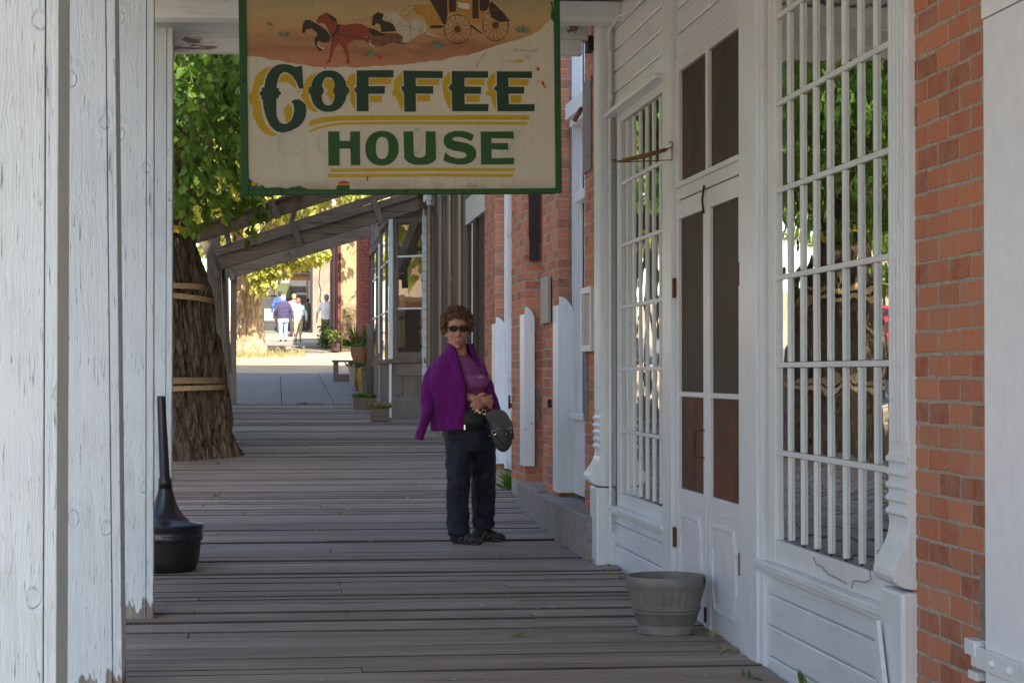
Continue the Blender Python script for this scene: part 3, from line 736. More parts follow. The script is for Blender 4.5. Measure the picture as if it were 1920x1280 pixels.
P(nf, 'notice', M['paper'], lambda mb: mb.box(1.975, 1.985, 12.28, 12.62, 1.43, 1.76))
P(BB, 'small_hook', M['iron'], lambda mb: mb.box(1.97, 1.995, 14.3, 14.33, 1.0, 1.06))

# ================================================================ old wooden shop with show windows
WS = thing('wooden_shop', (2.03, 24, .5), 'old unpainted wooden shop with box show windows, plank door and peeling white panels', 'building')
def f(mb):
    siding(mb, 19.03, 22.2, 3.12, 4.2, pitch=.16); mb.box(2.06, 2.09, 19.03, 22.2, .3, 3.2)
    mb.box(2.05, 2.09, 22.2, 27.2, .3, 4.3); mb.box(2.05, 2.09, 32.6, 40.5, .6, 4.3)
P(WS, 'plank_wall', M['greyy'], f)
P(WS, 'upper_shade_block', M['greyy'], lambda mb: (mb.box(2.05, 9, 19.05, 36, 4.3, 12.5)))  # unseen block, its height and far end set to shape the shadow edge
P(WS, 'transom_panel', white_paint('mottled_white_panel', 'y', .8, crack=1, knots=False, tint=(.62, .65, .72, 1)), lambda mb: mb.box(2.0, 2.05, 19.06, 21.7, 2.83, 3.1))
def f(mb):
    mb.box(2.035, 2.06, 19.1, 19.9, .4, 2.83); mb.box(2.01, 2.05, 19.95, 20.12, .4, 2.83); mb.box(2.03, 2.06, 20.15, 21.1, .4, 2.83)
    mb.box(2.0, 2.05, 21.15, 21.35, .4, 2.83)
dr = P(WS, 'door', M['brownz'], f, bevel=.006)
P(dr, 'door_trim', M['oldwhite'], lambda mb: mb.box(1.992, 2.0, 20.18, 20.22, .5, 2.8), bevel=.003)
for (pa, tw) in ((862, .12), (843, .16), (826, .16), (805, .2)):
    Y0 = atX(pa, 600, 1.96).y
    def f(mb): mb.box(1.96, 2.05, Y0, Y0+tw+.25, .4, 3.35+.02*(Y0-22)); mb.box(1.985, 2.05, Y0-.22, Y0-.004, .4, 3.3)
    pl = P(WS, 'upright_board', M['greyz'], f, bevel=.004)
    P(pl, 'edge_trim', M['tanwood'], lambda mb: mb.box(1.945, 1.972, Y0-.03, Y0-.003, .4, 3.34+.02*(Y0-22)), bevel=.003)
    P(pl, 'bracket', M['oldwhite'], lambda mb: (mb.box(1.90, 1.99, Y0-.05, Y0+.3, 3.42+.02*(Y0-22), 3.52+.02*(Y0-22)), mb.box(1.93, 1.98, Y0-.04, Y0+.1, 3.36+.02*(Y0-22), 3.42+.02*(Y0-22))), bevel=.01)
P(WS, 'clapboard_strip', M['oldwhite_y'], lambda mb: [mb.box(1.98+.004*(i % 2), 2.04, 27.0, 27.19, .7+i*.13, .7+i*.13+.123) for i in range(23)], bevel=.003)
P(WS, 'awning_beam', M['greyy'], lambda mb: (mb.box(1.9, 2.05, 19.2, 41, 3.68, 3.82), mb.box(1.7, 2.05, 27.0, 33, 3.56, 3.67)))
P(WS, 'lamp_bulb', plain('white_lamp_glass', (.8, .8, .8, 1), .2), lambda mb: mb.ball(at(810, 416, 26.5), .045, 10, 8), smooth=True)
# show window boxes
M['oldpaint'] = wood('weathered_wood_with_old_white_paint', (.2, .165, .13, 1), 'x', .8, paint=(.5, .49, .45, 1), worn=.1)
def bay(y0, y1, x0, zt, cant=.42):
    g = gz(y0); X1 = 2.03; zs = 1.43+(y0-27.2)*.03
    A = Vector((X1, y0, 0)); Bc = Vector((x0, y0+cant, 0)); d = (Bc-A).normalized(); nn = Vector((d.y, -d.x, 0)); nn = -nn if nn.y > 0 else nn
    def hb(m, z0_, z1_, out=.0, th=.035, t0=0.0, t1=1.0):
        p = A+(Bc-A)*t0+nn*(out-th/2); q = A+(Bc-A)*t1+nn*(out-th/2); m.bar((p.x, p.y, (z0_+z1_)/2), (q.x, q.y, (z0_+z1_)/2), th, z1_-z0_)
    def poly(m, z0_, z1_, out=0.0):
        o = nn*out; m2 = [(X1, y0-.0+o.y), (x0+o.x, y0+cant+o.y), (x0+min(0, o.x), y1), (X1, y1)]; n = len(m.v)
        m.v += [(p[0], p[1], z0_) for p in m2]+[(p[0], p[1], z1_) for p in m2]
        for f in ((0,1,2,3),(7,6,5,4),(0,4,5,1),(1,5,6,2),(2,6,7,3),(3,7,4,0)): m.f.append(tuple(n+i for i in f))
    mb = MB()
    poly(mb, zs-.03, zs+.03, .035); poly(mb, zt-.02, zt+.09, .02); poly(mb, zt+.0905, zt+.12, .06)
    for t0, t1 in ((.03, .12), (.82, .93)): hb(mb, zs+.031, zt-.021, 0, .035, t0, t1)
    hb(mb, zs+.031, zs+.12, -.001, .033, .12, .82); hb(mb, zt-.10, zt-.021, -.001, .033, .12, .82)
    ym = y0+cant+(y1-y0-cant)*.5
    mb.box(x0+.004, x0+.05, ym-.06, ym+.06, zs+.031, zt-.021); mb.box(x0+.004, x0+.05, y1-.12, y1, zs+.031, zt-.021)
    b = mb.build('show_window', M['greyz'], WS, bevel=.005)
    bp = MB(); poly(bp, g-.05, zs-.031, 0)
    P1 = bp.build('base_panel', M['greyz'], b, bevel=.004)
    bt = MB(); hb(bt, zs-.2, zs-.04, .012, .011, .02, .8); hb(bt, g, g+.32, .014, .013, .0, 1.0); hb(bt, g+.33, zs-.21, .012, .011, .66, .95); bt.build('base_trim', M['greyy'], b, bevel=.003)
    cc = MB(); hb(cc, zs+.031, zt-.021, .012, .04, .935, 1.02); hb(cc, g+.02, zs-.04, .02, .01, .955, 1.03)
    for i in range(3): cc.box(x0-.012-.003*i, x0-.002, y0+cant+.03+i*.10, y0+cant+.09+i*.10, zs+.031, zt-.021)
    cc.build('corner_column', M['oldwhite'], b, bevel=.003)
    mm = MB(); zz = [zs+(zt-zs)*q for q in (.36, .72)]
    for q in zz: hb(mm, q-.012, q+.012, -.008, .02, .12, .82); mm.box(x0+.01, x0+.035, y0+cant+.05, y1-.12, q-.012, q+.012)
    mm.build('muntins', M['oldwhite'], b)
    gp = [A+(Bc-A)*t-nn*.02 for t in (.1, .85)]
    P(b, 'glass', M['glass_b'], lambda m: (m.quad((gp[0].x, gp[0].y, zs), (gp[1].x, gp[1].y, zs), (gp[1].x, gp[1].y, zt), (gp[0].x, gp[0].y, zt)), m.quad((x0+.025, y0+cant+.04, zs), (x0+.025, y1-.1, zs), (x0+.025, y1-.1, zt), (x0+.025, y0+cant+.04, zt))), fix=False)
    P(b, 'inside_wall', M['greyz'], lambda m: (m.box(1.995, 2.02, y0+.35, y1, zs+.04, zt-.03), m.box(1.72, 1.80, y1-.5, y1-.46, zs+.04, zt-.03)))
    return b
bay(27.0, 30.5, 1.575, 3.43)
bay(30.7, 33.6, 1.60, 3.30, .1)
def f(mb):
    mb.box(1.83, 2.05, 35.2, 37.6, .85, 4.0)
P(WS, 'far_partition', M['greyz'], f)
# red painted brick corner of the next building
M['redpaint'] = brick_mat('red_painted_brick', (.22, .03, .03, 1), (.27, .035, .032, 1), (.19, .025, .025, 1))
RB = thing('red_brick_shop', (1.7, 41, 1.1), 'dark red painted brick corner with a blue strip, beyond the wooden shop', 'building')
P(RB, 'brick_wall', M['redpaint'], lambda mb: (bricks(mb, 0, 41.0, 'x', 1.70, 1.93, .95, 4.6, .007, 11), bricks(mb, 0, 40.95, 'x', 1.99, 2.06, .95, 4.6, .007, 12)), fix=False)
P(RB, 'mortar', plain('dark_red_wall_paint', (.2, .04, .035, 1), .9), lambda mb: mb.box(1.70, 8, 41.0, 42.6, .8, 4.6))
P(RB, 'blue_pipe', plain('blue_grey_strip', (.08, .11, .2, 1), .6, nz=.3), lambda mb: mb.box(1.935, 1.985, 40.9, 40.99, 1.0, 5))

# stucco building catching the sun
def stucco():
    m = NM('cream_stucco', .92, .2); z = m.sep()[2]
    line = m.n('ShaderNodeTexWave', wave_type='BANDS', bands_direction='Z'); m.l(m.map((1, 1, 1)), line.inputs[0]); line.inputs['Scale'].default_value = .55; line.inputs['Distortion'].default_value = 1.4; line.inputs['Detail'].default_value = 3
    f = m.noise(m.map((3, 3, 3)), 1, 7, .7); g = m.noise(m.map((7, 7, 9)), 1, 6, .8, .8)
    lf = m.ramp(line.outputs['Fac'], [(.0, 1.0), (.05, 0.0)])
    col = m.mix(m.ramp(f, [(.3, 0.0), (.7, 1.0)]), (.27, .205, .115, 1), (.34, .265, .155, 1)); col = m.mix(m.math('MULTIPLY', lf, .35), col, (.17, .12, .07, 1))
    low = m.ramp(z, [(.0, 1.0), (.001, 1.0)]); lz = m.math('MULTIPLY', m.math('SUBTRACT', 1.6, z), 3.0, True)
    rub = m.ramp(g, [(.42, 1.0), (.5, 0.0)]); col = m.mix(m.math('MULTIPLY', lz, rub), col, (.15, .1, .055, 1)); m.col(col)
    m.l(m.bump(m.math('ADD', f, m.math('MULTIPLY', m.math('MULTIPLY', lz, g), 3.0)), .9, .12), m.p.inputs['Normal']); return m.m
ST = thing('stucco_building', (1.93, 62, gz(62)), 'cream stucco building in sunlight with dark red door frame at its street corner', 'building')
P(ST, 'wall', stucco(), lambda mb: (mb.box(1.99, 9, 62, 75, gz(62)-.6, 6.9)))
M['darkred'] = wood('dark_red_painted_wood', (.14, .03, .027, 1), 'z', .35, island=False); M['brownred'] = wood('brown_painted_wood', (.2, .1, .075, 1), 'z', .4, island=False)
P(ST, 'door_frame', M['darkred'], lambda mb: (mb.box(1.90, 1.985, 62.05, 62.6, gz(62), 6.0), mb.box(1.93, 1.985, 63.2, 64.6, gz(62), 6.0)))
P(ST, 'shop_front', M['brownred'], lambda mb: (mb.box(1.915, 1.986, 65.5, 72.0, gz(66)-.2, 6.0), mb.box(1.87, 1.915, 68.5, 70, gz(66), 6.0)))
GS = thing('grey_stone_building', (1.65, 90, gz(90)), 'tan grey stone building with a cracked end wall at the end of the street', 'building')
M['greystone'] = plain('tan_grey_stone', (.19, .155, .12, 1), .95, nz=.3, nscale=3, bump=1)
P(GS, 'wall', M['greystone'], lambda mb: mb.box(1.62, 8, 90, 99, 2.6, 9))
P(GS, 'wall_crack', M['iron'], lambda mb: mb.tube([at(*q) for q in ((600, 505, 89.98), (598, 530, 89.98), (602, 545, 89.98), (600, 560, 89.98), (603, 575, 89.98))], .018, 4))

# mercantile porch across the end
ME = thing('mercantile_building', (.3, 100, gz(100)), 'small shop at the street end with a brown beamed porch', 'building')
M['brownbeam'] = wood('orange_brown_beam', (.42, .24, .11, 1), 'x', .3, island=False); M['fascia'] = wood('dark_grey_fascia', (.06, .06, .065, 1), 'x', .4, island=False)
def pz(y, Y): return at(900, y, Y).z
def f(mb):
    mb.box(at(487, 0, 100).x, at(592, 0, 100).x, 103, 103.3, 3.2, 10)
P(ME, 'wall', wood('dark_shop_front', (.09, .085, .085, 1), 'z', .5, island=False), f)
P(ME, 'porch_beam', M['brownbeam'], lambda mb: mb.box(at(515, 0, 99).x, at(588, 0, 99).x, 99, 99.3, pz(527, 99), pz(515, 99)))
P(ME, 'fascia', M['fascia'], lambda mb: mb.box(at(500, 0, 98.7).x, at(588, 0, 98.7).x, 98.7, 98.95, pz(514, 99), pz(480, 99)))
P(ME, 'porch_post', M['brownbeam'], lambda mb: mb.box(at(575, 0, 99).x, at(579, 0, 99).x, 99, 99.15, 3.3, pz(527, 99)))
P(ME, 'porch_post', M['fascia'], lambda mb: mb.box(at(489, 0, 99).x, at(496, 0, 99).x, 99, 99.15, 3.3, pz(556, 99)))
P(ME, 'porch_rail', M['fascia'], lambda mb: (mb.box(at(489, 0, 98.5).x, at(590, 0, 98.5).x, 98.5, 98.8, gz(98)-.1, pz(603, 98.5)), mb.box(at(497, 0, 99).x, at(520, 0, 99).x, 99, 99.2, pz(578, 99), pz(555, 99))))
P(ME, 'porch_floor', M['farwalk'], lambda mb: mb.box(at(487, 0, 100).x, 1.7, 98.9, 103, gz(98), gz(98)+.35))
P(ME, 'door', plain('pale_blue_door', (.5, .6, .75, 1), .5), lambda mb: mb.box(at(579, 0, 98.9).x, at(587, 0, 98.9).x, 98.4, 98.45, gz(98), pz(528, 98.4)))
P(ME, 'window', plain('shop_window_reflection_glass', (.1, .12, .06, 1), .05, spec=.9), lambda mb: mb.box(at(516, 0, 102.9).x, at(545, 0, 102.9).x, 102.85, 102.95, pz(562, 103), pz(534, 103)))
P(ME, 'display_shelf', plain('pale_display', (.6, .58, .55, 1), .7), lambda mb: (mb.box(at(556, 0, 100).x, at(575, 0, 100).x, 100, 100.1, pz(554, 100), pz(550, 100)), mb.box(at(497, 0, 98.9).x, at(515, 0, 98.9).x, 98.82, 98.88, pz(602, 99), pz(581, 99))))
def text_obj(body, size, loc, rot, mat, parent, name='lettering', width=None, ext=.002):
    cu = bpy.data.curves.new(name, 'FONT'); cu.body = body; cu.size = size; cu.align_x = 'CENTER'; cu.align_y = 'CENTER'; cu.extrude = ext
    o = bpy.data.objects.new(name, cu); C.objects.link(o)
    dg = bpy.context.evaluated_depsgraph_get(); dg.update(); me = bpy.data.meshes.new_from_object(o.evaluated_get(dg))
    bpy.data.objects.remove(o); me.materials.clear(); me.materials.append(mat)
    if width:
        xs_ = [v.co.x for v in me.vertices]; k_ = width/(max(xs_)-min(xs_))
        for v in me.vertices: v.co.x *= k_
    o = bpy.data.objects.new(name, me); C.objects.link(o); o.parent = parent; o.rotation_euler = rot
    o.location = Vector(loc)-origin_of(parent); return o
c_ = at(529.5, 529, 98.2)
MS = thing('hanging_sign', (c_.x, 98.2, c_.z-.1), 'tiny white MERCANTILE sign hanging from the brown porch beam', 'sign')
P(MS, 'board', plain('sign_white', (.7, .72, .68, 1), .6), lambda mb: mb.box(at(516, 0, 98.2).x, at(543, 0, 98.2).x, 98.2, 98.24, pz(532, 98.2), pz(526, 98.2)))
text_obj('MERCANTILE', .16, (c_.x, 98.195, c_.z), (math.pi/2, 0, 0), plain('sign_black', (.03, .03, .03, 1), .6), MS, width=.64)

# ================================================================ buildings across the street (seen mirrored in the glass)
for i, (y0, y1, h, col, lab) in enumerate([(6, 16, 6, (.42, .36, .28, 1), 'pale plank false-front shop across the street'), (17, 26, 7.5, (.3, .16, .11, 1), 'brick two-storey shop across the street'), (28, 37, 5, (.5, .46, .4, 1), 'low whitewashed shop across the street'), (40, 55, 7, (.36, .3, .24, 1), 'tan false-front shop across the street'), (60, 80, 6, (.45, .4, .34, 1), 'long low shed at the far end across the street')]):
    g = gz(y0)
    B = thing('false_front_shop', (-17, (y0+y1)/2, g), lab, 'building', 'shops across the street')
    P(B, 'wall', plain('opposite_wall_paint', col, .8, nz=.2, nscale=3), lambda mb: mb.box(-25, -17, y0, y1, g-.5, g+h))
    P(B, 'awning', plain('opposite_awning', (.16, .11, .07, 1) if i == 1 else (.12, .1, .08, 1), .7), lambda mb: mb.bar((-17, (y0+y1)/2, g+3.2), (-14.6, (y0+y1)/2, g+2.7), y1-y0, .12))
    n = int((y1-y0)/2.2)
    for k in range(n):
        P(B, 'window', M['iron'], lambda mb: mb.box(-17.02, -16.98, y0+.6+k*2.2, y0+1.9+k*2.2, g+.8, g+2.5))
# ================================================================ trees
def ridged_trunk(path, seed, nth=150, step=.03, ridge=.085, freq=17):
    """path: list of (z, cx, cy, r)"""
    mb = MB(); zs = []; z = path[0][0]
    while z < path[-1][0]: zs.append(z); z += step
    base = 0
    for z in zs:
        for a, b in zip(path, path[1:]):
            if a[0] <= z <= b[0]: break
        t = (z-a[0])/(b[0]-a[0]); t2 = t*t*(3-2*t)*.5+t*.5
        cx, cy, r = (a[i]+(b[i]-a[i])*t2 for i in (1, 2, 3))
        flare = 1+.10*math.exp(-(z-path[0][0])*2.2)
        for k in range(nth):
            th = 2*math.pi*k/nth
            tw = th+ z*.10
            v = Vector((math.cos(tw)*freq*.35, math.sin(tw)*freq*.35, z*1.1+seed))
            q = abs(noise.noise(v*1.3+Vector((0, 0, 0)))); q2 = abs(noise.noise(v*3.1+Vector((5, 1, z*1.4))))
            lump = noise.noise(Vector((math.cos(th)*1.1, math.sin(th)*1.1, z*.5+seed)))
            rr = r*flare*(1+.17*lump+ (.06*math.cos(th*5+1)*math.exp(-(z-path[0][0])*2)))
            rr += ridge*(min(q*3.2, 1)**.6-.75) + ridge*.38*(min(q2*3, 1)-.6)
            mb.v.append((cx+math.cos(th)*rr, cy+math.sin(th)*rr, z))
    n = len(zs)
    for j in range(n-1):
        for k in range(nth): a = j*nth+k; b = j*nth+(k+1) % nth; mb.f.append((a, b, b+nth, a+nth))
    return mb
def add_leaf(mb, p, d, up, L, Wd, fold=.25):
    d = d.normalized(); s = d.cross(up)
    if s.length < .05: s = d.cross(Vector((1, 0, 0)))
    s.normalize(); nrm = s.cross(d); n = len(mb.v)
    tip = p+d*L - nrm*L*.08
    pts = [p, p+d*L*.28-s*Wd*.5+nrm*Wd*fold, p+d*L*.62-s*Wd*.36+nrm*Wd*fold*.7, tip, p+d*L*.62+s*Wd*.36+nrm*Wd*fold*.7, p+d*L*.28+s*Wd*.5+nrm*Wd*fold]
    mb.v += [tuple(q) for q in pts]; mb.f.append((n, n+1, n+2, n+3)); mb.f.append((n, n+3, n+4, n+5))
def rv(r): 
    while True:
        v = Vector((r.uniform(-1, 1), r.uniform(-1, 1), r.uniform(-1, 1)))
        if .05 < v.length < 1: return v.normalized()
def crown(mb, tw, r, cx, cy, cz, rx, ry, rz, ntw, lpt, L, droop=.5, tl=.55, zmin=None, shell=.35):
    for i in range(ntw):
        v = rv(r)*(r.uniform(shell, 1)**.6); p = Vector((cx+v.x*rx, cy+v.y*ry, cz+v.z*rz))
        nn = noise.noise(p*.45)
        if nn < -.32: continue
        d = Vector((v.x*.7+r.uniform(-.5, .5), v.y*.7+r.uniform(-.5, .5), r.uniform(-.6, .25)-droop)).normalized()
        path = [p]; 
        for k in range(4): d = (d+Vector((0, 0, -.16*droop))).normalized(); path.append(path[-1]+d*tl/4)
        if zmin is not None and path[-1].z < zmin(path[-1].x, path[-1].y): continue
        if tw is not None: tw.tube(path, [.006, .005, .004, .003, .002], 4, cap=False)
        for k in range(lpt):
            t = r.uniform(.05, 1)*4; j = min(int(t), 3); q = path[j]+(path[j+1]-path[j])*(t-j)
            ld = (d*.4+rv(r)*.8+Vector((0, 0, -.75*droop-.15))).normalized()
            l = L*r.uniform(.45, 1.25); add_leaf(mb, q+rv(r)*.03, ld, rv(r), l, l*.72, r.uniform(.05, .3))
# ---- near tree at the walk's edge
r = random.Random(11); TX, TY = -1.07, 21.0; g = gz(TY)
T1 = thing('cottonwood_tree', (TX, TY, g), 'big dark barked cottonwood growing through the boardwalk edge, leaves hanging behind the sign', 'tree')
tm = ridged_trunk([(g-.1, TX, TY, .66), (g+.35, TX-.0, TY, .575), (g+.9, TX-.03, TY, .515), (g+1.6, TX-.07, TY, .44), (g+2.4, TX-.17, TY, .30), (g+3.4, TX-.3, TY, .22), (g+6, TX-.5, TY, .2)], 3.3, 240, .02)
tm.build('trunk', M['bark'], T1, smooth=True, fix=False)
bm_ = MB()
for (a, b, c_) in (((TX-.15, TY, g+2.6), (TX-1.2, TY-1.2, g+4.2), (TX-1.6, TY-2.8, g+5)), ((TX-.15, TY, g+2.9), (TX+.4, TY-1, g+3.7), (TX+.9, TY-2.2, g+3.9)), ((TX-.2, TY, g+3.2), (TX-.2, TY+1.5, g+4.5), (TX+.3, TY+3, g+5.2)), ((TX-.2, TY, g+3.0), (TX-2, TY+.6, g+4.2), (TX-3.6, TY+1, g+4.8)), ((TX-.3, TY, g+4), (TX+.5, TY+.2, g+5), (TX+1.5, TY, g+5.8))):
    bm_.tube([a, b, c_], [.15, .09, .03], 10)
bm_.build('branch', M['bark'], T1, smooth=True)
lf = MB(); tw = MB()
def zlim(x, y): return 2.62+.28*noise.noise(Vector((x*1.5, y*.9, 1)))+max(0, (x+.35))*1.0
crown(lf, tw, r, TX-.25, TY-1.5, 4.25, 1.9, 3.6, 1.7, 1250, 10, .12, .5, .45, zlim, .1)
crown(lf, None, r, TX-.6, TY+.5, 6.3, 3.2, 4.5, 2.6, 1100, 9, .14, .6, .7, zlim, .25)
crown(lf, tw, r, -1.05, 17.6, 3.35, .75, 1.0, .62, 170, 9, .095, 1.1, .4, lambda x, y: 2.45+max(0, (x+.75))*.45, .0)
lf.build('foliage', M['leaf'], T1, fix=False); tw.build('twigs', M['bark'], T1)
# straps round the trunk
def strap(zc, dz, w, mat, label, twist=.0, rad=None, buckle=False):
    mb = MB(); n = 56; zz = zc-g
    for k in range(n):
        th = 2*math.pi*k/n; z = zc+dz*math.cos(th+twist)
        for a, b in zip([(-.1, .66), (.35, .575), (.9, .515), (1.6, .44), (2.4, .30), (3.4, .22)], [(.35, .575), (.9, .515), (1.6, .44), (2.4, .30), (3.4, .22), (6, .2)]):
            if a[0] <= z-g <= b[0]: rr = a[1]+(b[1]-a[1])*(z-g-a[0])/(b[0]-a[0])
        rr = rr*1.02+.045; cx = TX-.05*(z-g)-.03*max(0, z-g-1.6)
        for (dr, dzz) in ((0, -w/2), (.008, -w/2), (.008, w/2), (0, w/2)): mb.v.append((cx+math.cos(th)*(rr+dr), TY+math.sin(th)*(rr+dr), z+dzz))
    for k in range(n):
        for j in range(4): a = k*4+j; b = k*4+(j+1) % 4; c2 = ((k+1) % n)*4; mb.f.append((a, b, c2+(j+1) % 4, c2+j))
    o = mb.build('tree_strap', mat, None, loc=(TX, TY, zc), smooth=False); tag(o, label, 'strap', 'straps round the tree trunk')
    return o
M['web'] = plain('tan_webbing', (.33, .23, .13, 1), .8, nz=.3, nscale=40, bump=.2); M['webd'] = plain('dull_brown_webbing', (.22, .15, .09, 1), .8, nz=.3, nscale=40); M['weby'] = plain('yellow_webbing', (.5, .38, .03, 1), .75, nz=.25, nscale=30)
def zof(py, Y=20.4): return at(370, py, Y).z
strap(zof(430), .05, .075, M['weby'], 'bright yellow strap highest on the tree trunk, under the leaves', 2.2)
strap(zof(538), .02, .055, M['web'], 'tan strap at mid trunk, upper one of the close pair', 1.5)
strap(zof(557), .04, .055, M['web'], 'tan strap at mid trunk, lower and slanting one of the close pair', 2.4)
s_ = strap(zof(716), .015, .062, M['webd'], 'brown strap with metal buckle low on the tree trunk', 1.0)
P(s_, 'buckle', plain('steel_buckle', (.6, .6, .6, 1), .3, .9), lambda mb: mb.box(-1.32, -1.29, 20.28, 20.31, zof(725), zof(706)))
strap(zof(730), .02, .05, M['web'], 'lowest tan strap on the tree trunk, just under the buckled one', .3)
# ---- sunlit tree farther on
r = random.Random(5); X2, Y2 = -.78, 58.0; g2 = gz(Y2)
T2 = thing('cottonwood_tree', (X2, Y2, g2), 'sunlit pale barked tree beyond the timber frame, with yellow-green leaves', 'tree')
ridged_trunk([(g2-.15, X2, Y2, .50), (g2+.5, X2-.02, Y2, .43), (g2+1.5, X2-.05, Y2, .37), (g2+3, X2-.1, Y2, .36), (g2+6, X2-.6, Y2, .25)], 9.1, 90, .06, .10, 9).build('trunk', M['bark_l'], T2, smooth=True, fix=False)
lf = MB()
P(T2, 'branch', M['bark_l'], lambda mb: (mb.tube([(X2, Y2, g2+3), (X2+1, Y2-1, g2+4.2), (X2+2.4, Y2-2, g2+4.6)], [.18, .1, .04], 8), mb.tube([(X2, Y2, g2+3.2), (X2-2, Y2-1, g2+5)], [.18, .05], 8)), smooth=True)
crown(lf, None, r, X2+.6, Y2-1, 7.6, 3.9, 4.0, 2.2, 1500, 9, .22, .6, .8, lambda x, y: 5.0+.5*noise.noise(Vector((x, y, 3))), .1)
for (px, py, sx, sz, n) in ((492, 510, .45, .55, 46), (515, 488, .5, .35, 50), (548, 482, .5, .28, 44), (575, 478, .45, .2, 24), (600, 470, .3, .22, 20), (490, 490, .6, .5, 40)):
    c_ = at(px, py, 56.5); crown(lf, None, r, c_.x, c_.y, c_.z, sx, .8, sz, n, 9, .17, .5, .25, None, 0)
lf.build('foliage', M['leaf_y'], T2, fix=False)
# ---- further street trees
def bg_tree(x, y, h, lab, mat, rr=3.2, n=900, seed=1):
    r = random.Random(seed); g = gz(y)-.1; T = thing('street_tree', (x, y, g), lab, 'tree', 'street trees on the left')
    mb = MB(); mb.tube([(x, y, g-.1), (x+.1, y, g+h*.3), (x-.1, y, g+h*.7)], [.35, .27, .1], 10); mb.build('trunk', M['bark'], T, smooth=True)
    lf = MB(); crown(lf, None, r, x, y, g+h*.68, rr, rr, h*.34, n, 8, .3, .5, .9, None, .2); lf.build('foliage', mat, T, fix=False)
bg_tree(-3.6, 48, 8.5, 'leafy tree left of the street, behind the sloping beams', M['leaf_y'], 3.4, 1000, 3)
bg_tree(-4.5, 33, 8, 'green tree at the street edge left of the dark trunk', M['leaf'], 3.2, 900, 4)
bg_tree(-2.5, 84, 9, 'yellowing tree at the far end of the street', M['leaf_y'], 3.5, 700, 6)
bg_tree(-9.5, 24, 8, 'yellow-green tree across the road, mirrored in the show window', M['leaf_y'], 3.6, 1000, 12)
bg_tree(-11, 9, 8, 'green tree across the road near the pale plank shop', M['leaf'], 3.2, 700, 14)
bg_tree(-15, 70, 9, 'roadside tree across the road', M['leaf'], 4, 500, 8)

# ================================================================ timber frame of the next porch
PF = thing('timber_awning_frame', (-.8, 28, .7), 'bare grey timber awning frame, long sloping beams resting on rough posts, no roof on it', 'awning frame')
def beam(pa, pb, Ya, Yb, h, w, mat=M['greyx'], par=PF, up=(0, 0, 1)):
    mb = MB(); a = at(pa[0], pa[1], Ya); b = at(pb[0], pb[1], Yb); mb.bar(a, b, w, h, up); return mb.build('rafter', mat, par, bevel=.006), a, b
def cleats(o, a, b, ts, h, w):
    for t in ts:
        c = a+(b-a)*t; d = (b-a).normalized(); u = d.cross(Vector((0, 1, 0))); u = -u if u.z < 0 else u
        mb = MB(); mb.bar(c-u*h*.62+d*.02+Vector((0, -w/2-.03, 0)), c+u*h*.62+Vector((0, -w/2-.03, 0)), .085, .05, (0, 1, 0)); mb.build('cleat', M['greyz'], o, bevel=.004)
o, a, b = beam((350, 446), (640, 352), 24, 24, .20, .08); cleats(o, a, b, (.56,), .2, .08)
P(o, 'board_edge', M['greyx'], lambda mb: mb.bar(a+Vector((0, -.06, .10)), b+Vector((0, -.06, .10)), .05, .03))
o, a, b = beam((408, 488), (815, 366), 27.0, 27.0, .27, .12); cleats(o, a, b, (.36, .73), .27, .12)
P(o, 'upper_board', M['greyx'], lambda mb: mb.bar(a+Vector((.0, .5, .16)), b+Vector((-.3, .5, .17)), .07, .10), bevel=.005)
P(o, 'edge_strip', M['greyx'], lambda mb: mb.bar(a+Vector((0, -.09, .07)), b+Vector((0, -.09, .05)), .035, .03), bevel=.003)
o, a, b = beam((430, 512), (697, 432), 31, 31, .17, .09); cleats(o, a, b, (.0, .44,), .2, .09)
P(o, 'upper_board', M['greyx'], lambda mb: mb.bar(a+Vector((.0, .3, .11)), b+Vector((-.2, .3, .11)), .05, .10), bevel=.005)
P(PF, 'purlin', M['greyy'], lambda mb: [mb.bar(at(q, p, 23.6), at(q2, p2, 31.5), .07, .06) for q, p, q2, p2 in ((563, 352, 540, 440), (420, 410, 432, 470))], bevel=.004)
def fpost(px0, px1, Y, ptop, lean, label=None):
    a = at(px0, 700, Y); b = at(px1, 700, Y); zt = at(px0, ptop, Y).z
    mb = MB(); mb.bar(((a.x+b.x)/2+lean, Y, gz(Y)-.05), ((a.x+b.x)/2, Y, zt), b.x-a.x, .14, (0, 1, 0)); o = mb.build('post', M['greyz'], PF, bevel=.006); return o
fpost(386, 402, 27.1, 432, .06); fpost(402, 412, 27.1, 436, .04); fpost(409, 428, 29, 500, .03); fpost(432, 443, 31.1, 520, .0)
P(PF, 'brace', M['greyz'], lambda mb: (mb.bar(at(418, 498, 27.2), at(432, 700, 27.2), .05, .05), mb.bar(at(372, 440, 26.9), at(410, 520, 26.9), .09, .06)), bevel=.005)

# ================================================================ things on the walk
def lathe(mb, cx, cy, prof, n=48):
    mb.rings([(cx, cy, z, r_, r_) for r_, z in prof], n)
